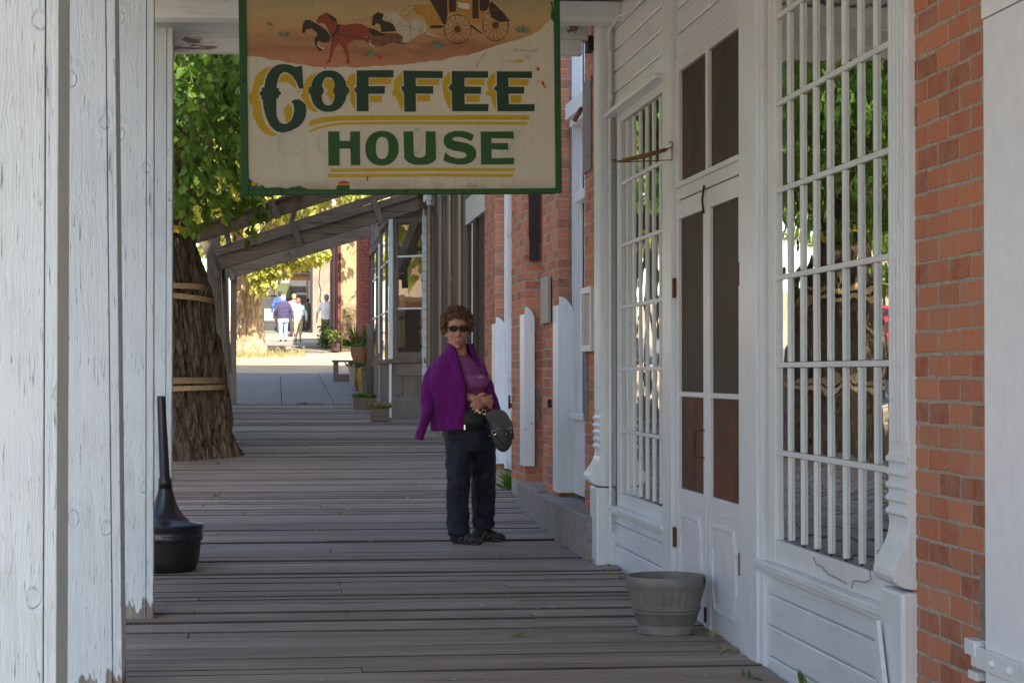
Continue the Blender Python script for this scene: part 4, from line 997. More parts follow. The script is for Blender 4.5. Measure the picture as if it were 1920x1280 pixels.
# grey barrel planter
yb = 9.05; pc = atX(1250, 1190, 1.0); 
def floor_pt(px, py):   # intersect the pixel ray with the walk
    d = ray(px, py); t = 1.0
    for i in range(60):
        p = CAM+d*t; t *= 1 + (p.z-gz(p.y))/max(.01, (CAM.z-gz(p.y)))*.5
    return CAM+d*t
c = floor_pt(1249, 1186); s = 1.0
px_m = FPX/((c-CAM).length)
rb = 52/px_m; rt = 73.5/px_m; H = .268
PT = thing('barrel_planter', c, 'grey plastic half-barrel planter with fluted sides standing by the white doors', 'planter')
M['plastic'] = plain('grey_plastic', (.165, .16, .15, 1), .62, nz=.28, nscale=7, bump=.12)
def f(mb):
    n = 112; prof = [(rb*.94, 0), (rb, .004), (rb*1.01, .036), (rb*.97, .044), (rb+.17*(rt-rb)*1, .06), (rb+(rt-rb)*.38, .098), (rb+(rt-rb)*.40+.004, .101), (rb+(rt-rb)*.42+.004, .109), (rb+(rt-rb)*.42, .112), (rb+(rt-rb)*.46+.006, .116), (rb+(rt-rb)*.48+.006, .124), (rb+(rt-rb)*.48, .127)]
    for i in range(13): z = .132+(.215-.132)*i/12; prof.append((rb+(rt-rb)*(.5+.40*(i/12)), z))
    prof += [(rt*.985, .222), (rt*1.0, .226), (rt*1.0, .256), (rt*.99, .262), (rt*.985, .267), (rt*.965, .268), (rt*.955, .262), (rt*.94, .235), (rt*.90, .20)]
    base = len(mb.v)
    for (r_, z) in prof:
        for k in range(n):
            a = 2*math.pi*k/n; fl = 0
            if .138 < z < .212 and r_ > rb: fl = -.005*max(0, math.cos(a*28))**.5 if math.cos(a*28) > .35 else 0
            mb.v.append((c.x+math.cos(a)*(r_+fl), c.y+math.sin(a)*(r_+fl), c.z+z))
    for i in range(len(prof)-1):
        for k in range(n): a = base+i*n+k; b = base+i*n+(k+1) % n; mb.f.append((a, b, b+n, a+n))
    mb.f.append(tuple(base+k for k in range(n-1, -1, -1)))
P(PT, 'tub', M['plastic'], f, fix=False, smooth=True).modifiers.new('e', 'EDGE_SPLIT').split_angle = R(50)
P(PT, 'soil', plain('dry_soil', (.09, .085, .085, 1), .95, nz=.6, nscale=120, bump=1), lambda mb: mb.rings([(c.x, c.y, c.z+.19, rt*.9, rt*.9), (c.x, c.y, c.z+.218, rt*.92, rt*.92), (c.x, c.y, c.z+.222, .01, .01)], 40))
P(PT, 'rim_notch', M['dark'], lambda mb: mb.bar((c.x+rt*.86, c.y-rt*.5, c.z+.235), (c.x+rt*.86, c.y-rt*.5, c.z+.262), .01, .01))
# smoker's receptacle
c = floor_pt(302, 1077); c.y += .19; c.x += .012; c.z = gz(c.y)
RC = thing('ash_receptacle', c, 'black long-necked cigarette receptacle standing by the farthest porch post', 'ash bin')
M['blackp'] = plain('black_plastic', (.012, .0125, .015, 1), .38, nz=.2, nscale=60, bump=.08)
k = FPX/((c-CAM).length); 
def pf(lst): return [(w_/k, (1078-y_)/k) for w_, y_ in lst]
P(RC, 'bucket', M['blackp'], lambda mb: lathe(mb, c.x, c.y, [(r_, c.z+z) for r_, z in pf([(50, 1078), (55, 1075), (62, 1055), (65, 1022), (65.5, 1020)])], 64), smooth=True).modifiers.new('e', 'EDGE_SPLIT').split_angle = R(40)
P(RC, 'cone', plain('black_plastic_cone', (.016, .017, .022, 1), .27, nz=.3, nscale=8), lambda mb: lathe(mb, c.x, c.y, [(r_, c.z+z) for r_, z in pf([(67.5, 1021), (69, 1019), (69, 1012), (68, 1010), (68, 1001), (69.5, 999), (69.5, 992), (66, 990), (50, 986), (38, 980), (28, 968), (21, 955), (16, 940), (13, 928), (11.5, 924)])], 64), smooth=True).modifiers.new('e', 'EDGE_SPLIT').split_angle = R(55)
P(RC, 'neck', M['blackp'], lambda mb: mb.tube([(c.x, c.y, c.z+152/k), (c.x-1/k, c.y, c.z+170/k), (c.x-1/k, c.y, c.z+172/k), (c.x-8/k, c.y, c.z+318/k), (c.x-8/k, c.y, c.z+321/k)], [12.5/k, 11.5/k, 9.5/k, 7.5/k, 7/k], 20), smooth=True)
# perpendicular iron bracket with brown rod
HB = thing('hanging_rod', (1.99, 9.85, 2.3), 'thin wire bracket with a brown rod, hooked on the white post beside the doors', 'bracket')
a0 = atX(1256, 282, 1.985); Yh = a0.y
q = lambda x_, y_: at(x_, y_, Yh)
P(HB, 'rod', plain('brown_rod', (.22, .11, .03, 1), .5, nz=.3, nscale=50), lambda mb: mb.tube([q(1164, 303), q(1168, 301), q(1210, 292), q(1248, 281), q(1253, 279)], [.003, .009, .013, .010, .003], 8), smooth=True)
P(HB, 'wire', M['rust'], lambda mb: (mb.tube([q(1253, 279), q(1260, 276), q(1261, 268), q(1257, 265), q(1255, 269)], .0035, 6), mb.tube([q(1260, 276), q(1260, 300), q(1220, 302), q(1165, 304), q(1150, 304), q(1148, 300), q(1152, 300), q(1170, 303)], .0028, 6)))
# planters and pots near the show window
def boxplanter(px0, px1, ytop, ybase, Y, label, mat, depth=.28):
    a = at(px0, ybase, Y); b = at(px1, ybase, Y); g = gz(Y); h = (ybase-ytop)/FPX*Y; t = .02
    T = thing('wooden_planter', ((a.x+b.x)/2, Y+depth/2, g), label, 'planter', 'wooden planter boxes by the show window')
    P(T, 'box', mat, lambda mb: (mb.box(a.x, b.x, Y, Y+t, g, g+h), mb.box(a.x, b.x, Y+depth-t, Y+depth, g, g+h), mb.box(a.x, a.x+t, Y+t, Y+depth-t, g, g+h-.003), mb.box(b.x-t, b.x, Y+t, Y+depth-t, g, g+h-.003)), bevel=.003)
    P(T, 'soil', M['dark'], lambda mb: mb.box(a.x+t, b.x-t, Y+t, Y+depth-t, g+.01, g+h-.03))
    return T, (a.x+b.x)/2, Y+depth/2, g+h, (b.x-a.x)/2
M['grass'] = leaf_mat('planter_green', (.07, .13, .03, 1), (.12, .18, .04, 1), (.2, .22, .06, 1), .3); M['dry'] = leaf_mat('planter_dry_grass', (.3, .24, .1, 1), (.22, .22, .08, 1), (.38, .3, .14, 1), .3)
def tuft(par, name, mat, cx, cy, z, rad, n, h, seed=1, wid=.012, spread=.9):
    r = random.Random(seed); mb = MB()
    for i in range(n):
        a = r.uniform(0, 6.28); rr = rad*math.sqrt(r.random()); p = Vector((cx+math.cos(a)*rr, cy+math.sin(a)*rr, z-.01)); d = Vector((math.cos(a)*spread*r.random(), math.sin(a)*spread*r.random(), 1)).normalized()
        add_leaf(mb, p, d, rv(r), h*r.uniform(.5, 1.1), wid*r.uniform(.7, 1.3), .2)
    return mb.build(name, mat, par, fix=False)
T, x_, y_, z_, w_ = boxplanter(696, 730, 763, 787, 26.6, 'small brown wooden planter with dry yellow grass at the foot of the show window', M['greyx'])
tuft(T, 'plants', M['dry'], x_, y_, z_, w_*1.0, 260, .12, 2, .02, 1.4)
T, x_, y_, z_, w_ = boxplanter(664, 704, 745, 768, 29.3, 'grey wooden planter box with low green plants, behind the dry grass one', M['greyz'], .4)
tuft(T, 'plants', M['grass'], x_, y_, z_, w_*1.0, 260, .09, 3, .03, 1.2)
def stool(px0, px1, ytop, ybase, Y, label, depth, name='wooden_bench', cat='bench'):
    a = at(px0, ybase, Y); b = at(px1, ybase, Y); g = gz(Y); h = (ybase-ytop)/FPX*Y
    T = thing(name, ((a.x+b.x)/2, Y+depth/2, g), label, cat)
    P(T, 'seat', M['greyx'], lambda mb: mb.box(a.x-.03, b.x+.03, Y-.03, Y+depth, g+h-.04, g+h), bevel=.004)
    for (u, v) in ((a.x, Y), (b.x-.09, Y), (a.x, Y+depth-.1), (b.x-.09, Y+depth-.1)): P(T, 'leg', M['greyz'], lambda mb: mb.box(u, u+.09, v, v+.06, g, g+h-.041), bevel=.004)
    P(T, 'stretcher', M['greyx'], lambda mb: mb.box(a.x+.09, b.x-.09, Y+.01, Y+.03, g+h*.05, g+h*.35))
    return T, g+h
stool(626, 664, 674, 715, 39.2, 'low grey wooden bench on the shaded pavement, nearest the sunlit dirt', .5)
T, zt = stool(681, 708, 686, 741, 33.6, 'upright grey plank box bench against the wooden shop', .45, 'plank_bench')
T, zt2 = stool(668, 700, 684, 728, 35.2, 'grey plank stand carrying the clay bowl', .5, 'plank_stand', 'stand')
P(T, 'yellow_board', plain('yellow_board', (.5, .34, .06, 1), .7, nz=.2), lambda mb: mb.bar(at(672, 690, 35.1), at(678, 735, 35.1), .09, .02, (0, 1, 0)))
def pot(px, py_top, py_bot, halfw, Y, mat, label, name='flower_pot', foot=.6, n=40):
    c = at(px, py_bot, Y); k = FPX/Y; H = (py_bot-py_top)/k; W = halfw/k
    T = thing(name, c, label, 'flower pot')
    P(T, 'bowl', mat, lambda mb: mb.rings([(c.x, Y, c.z, W*foot*.9, W*foot*.9), (c.x, Y, c.z+H*.1, W*foot, W*foot), (c.x, Y, c.z+H*.5, W*.86, W*.86), (c.x, Y, c.z+H*.86, W*.96, W*.96), (c.x, Y, c.z+H*.87, W*1.02, W*1.02), (c.x, Y, c.z+H, W*1.02, W*1.02), (c.x, Y, c.z+H, W*.92, W*.92), (c.x, Y, c.z+H*.85, W*.88, W*.88)], n), smooth=True).modifiers.new('e', 'EDGE_SPLIT')
    return T, c.x, Y, c.z+H*.9, W
M['clay'] = plain('clay_pot', (.3, .13, .08, 1), .8, nz=.3, nscale=25); M['blue'] = plain('blue_glaze', (.02, .04, .2, 1), .2, nz=.5, nscale=8); M['palepot'] = plain('pale_clay', (.36, .29, .22, 1), .8, nz=.2)
T, x_, y_, z_, w_ = pot(676, 651, 684, 19, 35.4, M['clay'], 'brown clay bowl on the plank stand, in front of the blue pot')
tuft(T, 'plant', M['grass'], x_, y_, z_-.05, w_*.5, 60, .2, 5, .03, .8)
T, x_, y_, z_, w_ = pot(676, 641, 690, 21, 37.0, M['blue'], 'glossy blue and purple pot with red flowers and spiky leaves', foot=.5)
tuft(T, 'spiky_plant', M['grass'], x_, y_, z_, w_*.6, 40, .42, 6, .025, .8)
P(T, 'blue_stand', M['greyz'], lambda mb: mb.box(x_-.12, x_+.12, y_-.12, y_+.12, gz(37)-.02, at(676, 690, 37).z))
P(T, 'red_flowers', plain('red_petals', (.35, .01, .015, 1), .6), lambda mb: [mb.ball((x_+rng.uniform(-.22, .25), y_+rng.uniform(-.1, .1), z_+rng.uniform(.06, .2)), .022, 6, 4) for i in range(26)])
tuft(T, 'dark_foliage', M['leaf'], x_-.05, y_, z_-.02, w_*1.2, 160, .16, 16, .05, 1.6)
T, x_, y_, z_, w_ = pot(662, 684, 722, 9, 34.6, M['palepot'], 'pale tapered clay pot with green leaves, left of the plank bench', foot=.65)
tuft(T, 'plant', M['grass'], x_+.06, y_, z_, w_*1.6, 120, .14, 7, .03, 1.3)
LP = thing('log_post', (atX(697, 700, 1.5).x, 33.0, gz(33)), 'round weathered log post standing at the far end of the show window', 'post')
a = at(697, 690, 33.0); P(LP, 'log', M['greyz'], lambda mb: mb.tube([(a.x, 33, gz(33)), (a.x-.01, 33, at(697, 640, 33).z), (a.x-.02, 33, at(697, 607, 33).z)], [.075, .07, .06], 12), smooth=True)
P(LP, 'leaning_yellow_board', plain('yellow_plank', (.5, .34, .03, 1), .7, nz=.2), lambda mb: mb.bar(at(701, 686, 32.9), at(706, 640, 32.9), .05, .02, (0, 1, 0)))
# planter crate by the stucco corner
T, x_, y_, z_, w_ = boxplanter(622, 637, 637, 653, 61.2, 'small wooden crate planter at the sunlit stucco corner', M['brownz'], .5)
BU = thing('corner_shrub', (at(614, 645, 66).x, 66, gz(66)), 'green climbing shrub at the dark red door frame corner', 'shrub')
r = random.Random(8); lf = MB(); crown(lf, None, r, at(610, 630, 66).x, 66, gz(66)+.5, .13, .25, .5, 80, 8, .09, .3, .25, None, 0); crown(lf, None, r, at(623, 638, 61).x, 61.4, gz(61)+.62, .2, .15, .16, 26, 8, .09, .3, .2, None, 0)
lf.build('foliage', M['grass'], BU, fix=False)
# weeds by the stone step, by the door, grass round the far tree
WD = thing('weed', floor_pt(958, 915), 'broad-leaved green weed growing where the brick wall meets the boardwalk', 'weed')
c = floor_pt(952, 917); r = random.Random(3)
def f(mb):
    for i in range(16):
        a = r.uniform(0, 6.28); d = Vector((math.cos(a), math.sin(a)*.8, r.uniform(.35, 1.4))); add_leaf(mb, c+Vector((r.uniform(-.04, .08), r.uniform(-.05, .05), 0)), d, Vector((0, 0, 1)), r.uniform(.12, .24), r.uniform(.05, .09), .15)
P(WD, 'leaves', leaf_mat('weed_leaf', (.09, .2, .03, 1), (.12, .26, .04, 1), (.16, .3, .06, 1), .4), f, fix=False)
P(WD, 'dry_stems', M['dry'], lambda mb: [mb.tube([c+Vector((.05*i, 0, 0)), c+Vector((.05*i-.06, .02, .22+.04*(i % 3)))], .003, 4) for i in range(5)])
c2 = floor_pt(1512, 1330); c2 = atX(1513, 1285, 2.01)
W2 = thing('small_weed', (c2.x, c2.y, gz(c2.y)), 'thin green weed sprouting at the foot of the wide window wall', 'weed')
P(W2, 'leaves', M['grass'], lambda mb: [add_leaf(mb, Vector((2.0, c2.y+rng.uniform(-.05, .05), gz(c2.y)+rng.uniform(0, .06))), Vector((rng.uniform(-.4, 0), rng.uniform(-.4, .4), 1)), rv(rng), .06, .016) for i in range(16)], fix=False)
c3 = floor_pt(1415, 1273); c3.x = min(c3.x, 1.97)
W3 = tag(tuft(None, 'fallen_green_leaf', leaf_mat('wilted_leaf', (.05, .1, .03, 1), (.07, .12, .04, 1), (.1, .14, .05, 1), .2), c3.x-.02, c3.y, c3.z+.01, .05, 5, .06, 4, .022, 6), 'wilted green leaves lying on the planks at the door post', 'leaf')
GR = MB(); r = random.Random(2)
for i in range(900):
    a = r.uniform(0, 6.28); rr = r.uniform(.4, 1.5); p = Vector((X2+math.cos(a)*rr*1.1, Y2+math.sin(a)*rr*2.0, 0)); p.z = ground_z(p.x, p.y); add_leaf(GR, p, Vector((r.uniform(-.5, .5), r.uniform(-.5, .5), 1)), rv(r), r.uniform(.08, .22), .03)
tag(GR.build('dry_grass', M['dry'], fix=False), 'dry yellow grass round the foot of the sunlit tree', 'grass', kind='stuff')
GR = MB()
for i in range(240):
    x = r.choice([r.uniform(-.9, 1.5)]); y = 30.95; GR_ = add_leaf(GR, Vector((x*1.0 if i % 3 else .42+r.uniform(-.05, .05), y, gz(y)-.02)), Vector((r.uniform(-.6, .6), -.3, r.uniform(.2, .9))), rv(r), r.uniform(.02, .07), .02)
tag(GR.build('joint_grass', M['grass'], fix=False), 'green tufts along the edge where planks meet the concrete', 'grass', kind='stuff')
rk = MB(); cc = at(507, 657, 62)
for i in range(5): rk.ball((cc.x+rng.uniform(-.1, .2), 62+rng.uniform(-.3, .3), gz(62)+.02), (.16, .16, .13), 8, 6)
tag(rk.melt('rock', plain('sunlit_rock', (.42, .36, .28, 1), .9, nz=.2), None, .05, 2), 'pale rock lying on the dirt right of the sunlit tree', 'rock')
# litter on the boardwalk: paint flakes and leaves
FL = MB(); r = random.Random(21)
for i in range(150):
    p = Vector((r.uniform(-.7, 1.85), 7+r.random()**1.3*17, 0)); p.z = gz(p.y)+.008; s = r.uniform(.003, .010)*(1.6 if r.random() < .12 else 1)
    a = r.uniform(0, 6.28); m_ = [(math.cos(a+k*1.57+r.uniform(-.4, .4))*s*(1.8 if k % 2 else .8), math.sin(a+k*1.57)*s) for k in range(4)]
    FL.quad(*[(p.x+u, p.y+v, p.z+r.uniform(0, .004)) for u, v in m_])
tag(FL.build('paint_flakes', plain('paint_flake', (.6, .6, .58, 1), .7), fix=False), 'tiny white paint flakes scattered over the grey boards', 'debris', kind='stuff')
LL = MB()
for i in range(20):
    p = Vector((r.uniform(-.75, 1.5) if i > 11 else r.uniform(-.6, .2), r.uniform(15, 22) if i < 13 else r.uniform(8, 30), 0)); p.z = gz(p.y)+.008
    add_leaf(LL, p, Vector((r.uniform(-1, 1), r.uniform(-1, 1), .1)), Vector((0, 0, 1)), r.uniform(.04, .08), .045, .3)
for i in range(70):
    y = r.uniform(8.3, 15.5); p = Vector((1.93+r.uniform(-.04, .05) if y > 12 or y < 11.7 else 1.9, y, gz(y)+.006)); add_leaf(LL, p, Vector((r.uniform(-1, 1), r.uniform(-1, 1), .3)), Vector((0, 0, 1)), r.uniform(.02, .05), .03, .3)
tag(LL.build('fallen_leaves', M['dry'], fix=False), 'dry fallen leaves on the boards and along the wall', 'leaves', kind='stuff')

# red car parked on the road (seen mirrored)
def car(x, y, mat, label):
    g = gz(y)-.13; T = thing('parked_car', (x, y, g), label, 'car')
    prof = [(-2.2, .35), (-2.25, .75), (-2.1, .95), (-1.2, 1.05), (-.55, 1.5), (1.0, 1.52), (1.75, 1.1), (2.2, 1.0), (2.25, .4)]
    P(T, 'body', mat, lambda mb: mb.prism_x([(y+a, g+b) for a, b in prof], x-.88, x+.88), bevel=.09)
    P(T, 'window', M['iron'], lambda mb: (mb.prism_x([(y+a, g+b) for a, b in ((-.95, 1.08), (-.5, 1.42), (.95, 1.44), (1.45, 1.1))], x-.9, x+.9), mb.prism_y([(x-.7, g+1.08), (x+.7, g+1.08), (x+.6, g+1.42), (x-.6, g+1.42)], y-1.3, y-.72)))
    for (a, b) in ((-.85, -1.4), (.85, -1.4), (-.85, 1.4), (.85, 1.4)):
        w_ = P(T, 'wheel', M['blackp'], lambda mb: mb.tube([(x+a-.1, y+b, g+.33), (x+a+.1, y+b, g+.33)], .33, 24)); P(w_, 'rim', M['iron_white'], lambda mb: mb.tube([(x+a-.11, y+b, g+.33), (x+a+.11, y+b, g+.33)], .18, 16))
    for a in (-.62, .62): P(T, 'headlight', M['iron_white'], lambda mb: mb.ball((x+a, y-2.24, g+.72), (.16, .05, .09), 10, 6))
    return T
M['carred'] = plain('red_car_paint', (.42, .02, .025, 1), .25, spec=.8)
car(-8.0, 44, M['carred'], 'red car parked on the road, mirrored in the wide window')
# ================================================================ the hanging sign
SD = 8.55
def sg(px, py):
    L = 440+15*py/365; R_ = 1047+3*py/362
    return ((px-L)/(R_-L)*SW, (364-py)/364*SHH)
k_ = FPX/ (SD)
bl = at(455, 365, SD-.1); br = at(1050, 362, SD-.1); SW = (br-bl).length; SHH = SW*364/601.0
SG = thing('hanging_coffee_sign', bl, 'big painted COFFEE HOUSE sign in a green frame, stagecoach picture along its top', 'sign')
SG.rotation_euler = (R(1.8), -math.atan2(br.z-bl.z, br.x-bl.x), math.atan2(br.y-bl.y, br.x-bl.x))
def sgbuild(mb, name, mat, par=SG, **kw): return mb.build(name, mat, par, world=False, fix=False, **kw)
def flat(mb, pts, dep, raw=False):
    q = [(p if raw else sg(*p)) for p in pts]
    n = len(mb.v); mb.v += [(u, -dep, v) for u, v in q]; mb.f.append(tuple(range(n, n+len(q))))
def Z1(p): return [(440+x/6.4, 100+y/6.4) for x, y in p]
def Z2(p): return [(740+x/6.4, 100+y/6.4) for x, y in p]
def Z3(p): return [(590+x/4.8, 230+y/4.8) for x, y in p]
def Z4(p): return [(540+x/4.174, y/4.174) for x, y in p]
def Z0(p): return [(420+x/2.954, y/2.954) for x, y in p]
def smooth(pts, it=1):
    for _ in range(it):
        o = []
        for i in range(len(pts)):
            a = Vector(pts[i]); b = Vector(pts[(i+1) % len(pts)]); o += [tuple(a*.78+b*.22), tuple(a*.22+b*.78)]
        pts = o
    return pts
TOPZ = SHH*1.27
sp = NM('sign_cream_paint', .5, .4); f_ = sp.noise(sp.map((3, 3, 3)), 1, 8, .7); g_ = sp.noise(sp.map((1.2, 1, 40)), 1, 5); h_ = sp.noise(sp.map((40, 10, 2)), 1, 5)
cc_ = sp.mix(sp.ramp(f_, [(.35, 0.0), (.75, .5)]), (.44, .41, .325, 1), (.36, .325, .25, 1)); cc_ = sp.mix(sp.ramp(h_, [(.3, .35), (.5, 0.0)]), cc_, (.32, .30, .265, 1))
sz = sp.sep()[2]; low = sp.math('MULTIPLY', sp.ramp(sz, [(.0, 1.0), (.075, .0)]), sp.ramp(sp.noise(sp.map((5, 5, 9)), 1, 6, .7), [(.35, 0.0), (.6, .75)]))
cc_ = sp.mix(low, cc_, (.14, .10, .07, 1)); dots = sp.ramp(sp.noise(sp.map((55, 55, 55)), 1, 2), [(.2, 1.0), (.225, 0.0)]); cc_ = sp.mix(dots, cc_, (.1, .07, .05, 1))
sp.col(cc_); sp.l(sp.bump(sp.math('ADD', f_, h_), .25, .002), sp.p.inputs['Normal'])
def paint(name, c, worn=.25, rough=.45):
    m = NM(name, rough, .2); f = m.noise(m.map((28, 28, 28)), 1, 7, .7); h = m.noise(m.map((60, 10, 4)), 1, 5)
    col = m.mix(m.ramp(f, [(.3, 0.0), (.7, worn)]), c, tuple(min(1, q*1.4+.004) for q in c[:3])+(1,)); col = m.mix(m.ramp(h, [(.3, worn), (.5, 0.0)]), col, tuple(q*.6 for q in c[:3])+(1,)); m.col(col)
    m.l(m.bump(h, .15, .001), m.p.inputs['Normal']); return m.m
M['dkgreen'] = paint('dark_green_lettering', (.004, .030, .017, 1)); M['green'] = paint('green_lettering', (.006, .058, .014, 1)); M['ochre'] = paint('ochre_yellow_paint', (.36, .235, .006, 1))
M['ghost'] = paint('ghosted_old_lettering', (.33, .34, .29, 1), .5); M['frameg'] = paint('green_frame_paint', (.007, .06, .014, 1), .6); M['redspot'] = paint('red_paint_spot', (.35, .015, .012, 1))
b = MB(); b.box(.004, SW-.004, -.012, .012, .004, TOPZ); sgbuild(b, 'panel', sp.m)
b = MB(); fw = .026
b.box(-.006, fw, -.022, .022, 0, TOPZ+.01); b.box(SW-fw*.8, SW+.006, -.022, .022, 0, TOPZ+.01); b.box(fw, SW-fw*.8, -.0215, .0215, -.004, fw*.75); b.box(fw, SW-fw*.8, -.0215, .0215, TOPZ-.02, TOPZ+.01)
fr = sgbuild(b, 'frame', M['frameg'], bevel=.003)
b = MB()
for (u, v) in ((.01, SHH*.585), (SW-.01, SHH*.585), (SW*.51, .01), (SW*.12, .01)): b.ball((u, -.024, v), .006, 8, 6)
b.build('screw', M['iron'], fr, world=False)
b = MB()
for u in (.15, SW-.15): b.box(u-.012, u+.012, -.004, .004, TOPZ, TOPZ+.18)
sgbuild(b, 'hanger_strap', M['iron'])
# COFFEE
L1 = MB(); dC = .0135
flat(L1, Z1([(715,160),(765,150),(788,425),(735,425),(700,345),(650,275),(590,232),(545,228),(505,258),(478,320),(468,380),(465,420),(495,422),(495,455),(518,465),(518,495),(497,505),(495,535),(468,540),(468,640),(472,720),(485,780),(510,822),(550,845),(600,845),(645,810),(670,750),(683,680),(675,620),(645,578),(680,557),(730,552),(780,578),(815,620),(830,680),(820,760),(790,830),(735,885),(650,930),(550,955),(470,935),(400,870),(345,760),(315,650),(305,560),(285,550),(290,515),(265,500),(268,465),(290,455),(290,415),(320,410),(330,320),(360,240),(410,175),(470,140),(540,130),(620,140),(680,165)]), dC)
def ringpoly(mb, conv, cx, cy, rx, ry, ix, iy, irx, iry, dep, n=40, p=2.2):
    for k in range(n):
        def e(a, cx, cy, rx, ry, pw):
            c, s = math.cos(a), math.sin(a); return (cx+rx*math.copysign(abs(c)**(2/pw), c), cy+ry*math.copysign(abs(s)**(2/pw), s))
        a, a2 = 2*math.pi*k/n, 2*math.pi*(k+1)/n
        flat(mb, conv([e(a, cx, cy, rx, ry, p), e(a2, cx, cy, rx, ry, p), e(a2, ix, iy, irx, iry, p+.3), e(a, ix, iy, irx, iry, p+.3)]), dep)
ringpoly(L1, Z1, 1090, 455, 218, 250, 1085, 458, 80, 168, dC)
for cx, s_ in ((870, -1), (1010, 1), (1165, -1), (1315, 1)): flat(L1, Z1([(cx-14, 405), (cx+14, 405), (cx+14, 495), (cx-14, 495)]), dC+.0004); flat(L1, Z1([(cx-22, 430), (cx+22, 430), (cx+22, 468), (cx-22, 468)]), dC+.0008)
flat(L1, Z1([(1420,205),(1868,200),(1868,290),(1568,288),(1568,395),(1765,392),(1765,485),(1568,487),(1575,697),(1430,697),(1425,475),(1412,470),(1412,455),(1395,450),(1395,425),(1412,420),(1412,405),(1425,405)]), dC)
flat(L1, Z2([(65,205),(545,212),(545,298),(218,295),(218,392),(432,395),(432,485),(218,485),(225,702),(85,702),(75,470),(60,465),(60,440),(45,435),(45,410),(55,395),(75,390)]), dC)
flat(L1, Z2([(655,210),(1100,212),(1100,293),(812,293),(812,397),(1015,400),(1015,484),(812,486),(815,608),(1108,610),(1100,697),(662,697),(655,450),(635,450),(632,425),(615,420),(615,405),(632,400),(632,372),(655,370)]), dC)
flat(L1, Z2([(1205,212),(1640,212),(1638,293),(1350,293),(1350,398),(1543,400),(1540,482),(1350,484),(1355,610),(1672,610),(1668,697),(1215,697),(1205,450),(1185,448),(1183,430),(1168,425),(1170,408),(1185,405),(1187,390),(1205,390)]), dC)
sgbuild(L1, 'coffee_lettering', M['dkgreen'])
Yl = MB(); dY = .0127
flat(Yl, Z1([(410,165),(330,175),(250,235),(200,300),(185,400),(175,450),(135,500),(130,550),(150,575),(150,610),(185,620),(190,740),(215,800),(260,880),(330,960),(430,998),(500,980),(430,945),(360,870),(310,770),(290,650),(280,580),(260,560),(262,510),(250,480),(255,430),(285,385),(305,370),(320,300),(350,225)]), dY)
flat(Yl, Z1([(490,355),(490,310),(520,265),(570,243),(620,265),(665,310),(700,390),(700,440),(670,405),(610,358),(550,345)]), dY)
flat(Yl, Z1([(705,475),(715,455),(770,445),(740,472)]), dY)
flat(Yl, Z1([(610,603),(645,635),(662,700),(650,770),(620,835),(585,820),(580,760),(555,690),(575,640)]), dY)
flat(Yl, Z1([(945,230),(870,265),(810,320),(790,400),(778,470),(755,510),(765,540),(790,560),(810,610),(850,670),(920,705),(970,700),(910,640),(875,580),(855,520),(850,440),(870,380),(900,300)]), dY)
flat(Yl, Z1([(1020,390),(1030,330),(1080,305),(1135,320),(1155,380),(1140,430),(1160,490),(1155,550),(1115,600),(1100,530),(1045,490),(1080,450),(1060,410)]), dY)
flat(Yl, Z1([(1400,230),(1340,265),(1295,340),(1310,385),(1340,400),(1345,480),(1350,560),(1405,695),(1415,600),(1412,480),(1395,470),(1380,440),(1395,390),(1412,380),(1410,300)]), dY)
flat(Yl, Z1([(1580,298),(1842,296),(1842,370),(1580,374)]), dY); flat(Yl, Z1([(1583,508),(1733,505),(1733,588),(1590,588)]), dY)
flat(Yl, Z2([(50,220),(5,260),(-52,335),(-40,400),(-65,470),(-60,510),(-20,520),(5,580),(55,700),(68,600),(60,480),(30,440),(25,405),(60,370)]), dY)
for q_ in ((235,308,505,380),(235,500,398,582),(830,305,1058,378),(835,503,998,587),(1365,305,1598,382),(1370,500,1510,598)): flat(Yl, Z2([(q_[0], q_[1]), (q_[2], q_[1]), (q_[2]-3, q_[3]-3), (q_[0]+3, q_[3])]), dY)
flat(Yl, Z2([(635,213),(580,265),(540,340),(545,430),(570,540),(610,640),(640,695),(650,600),(640,465),(615,440),(600,405),(620,370),(640,360),(640,290)]), dY)
flat(Yl, Z2([(1185,220),(1120,270),(1083,340),(1095,400),(1110,440),(1075,460),(1080,500),(1130,510),(1150,580),(1190,685),(1197,600),(1195,470),(1165,440),(1150,410),(1165,380),(1190,365)]), dY)
sgbuild(Yl, 'yellow_shading', M['ochre'])
U = MB()
def band(top, bot): 
    for i in range(len(top)-1): flat(U, [top[i], top[i+1], bot[i+1], bot[i]], dY)
band(Z1([(860,830),(900,795),(1050,762),(1250,747),(1920,745)])+Z2([(800,744),(1608,745)]), Z1([(872,880),(930,858),(1060,828),(1250,808),(1920,803)])+Z2([(800,800),(1605,800)]))
band(Z1([(856,935),(960,882),(1150,840),(1300,824),(1920,820)])+Z2([(800,822),(1578,828)]), Z1([(862,955),(965,912),(1150,872),(1300,858),(1920,855)])+Z2([(800,857),(1575,862)]))
band(Z3([(122,415),(1000,410),(1792,418)]), Z3([(125,445),(1000,440),(1790,447)])); band(Z3([(100,465),(1000,462),(1778,468)]), Z3([(103,495),(1000,490),(1778,497)]))
flat(U, Z2([(1280,90),(1400,85),(1480,65),(1530,60),(1530,103),(1400,103)]), dY)
sgbuild(U, 'yellow_rules', M['ochre'])
H_ = MB()
flat(H_, Z3([(98,80),(200,80),(205,165),(297,165),(297,80),(385,80),(392,385),(308,385),(300,235),(205,235),(208,388),(107,388)]), dC)
ringpoly(H_, Z3, 585, 232, 151, 157, 587, 229, 56, 99, dC)
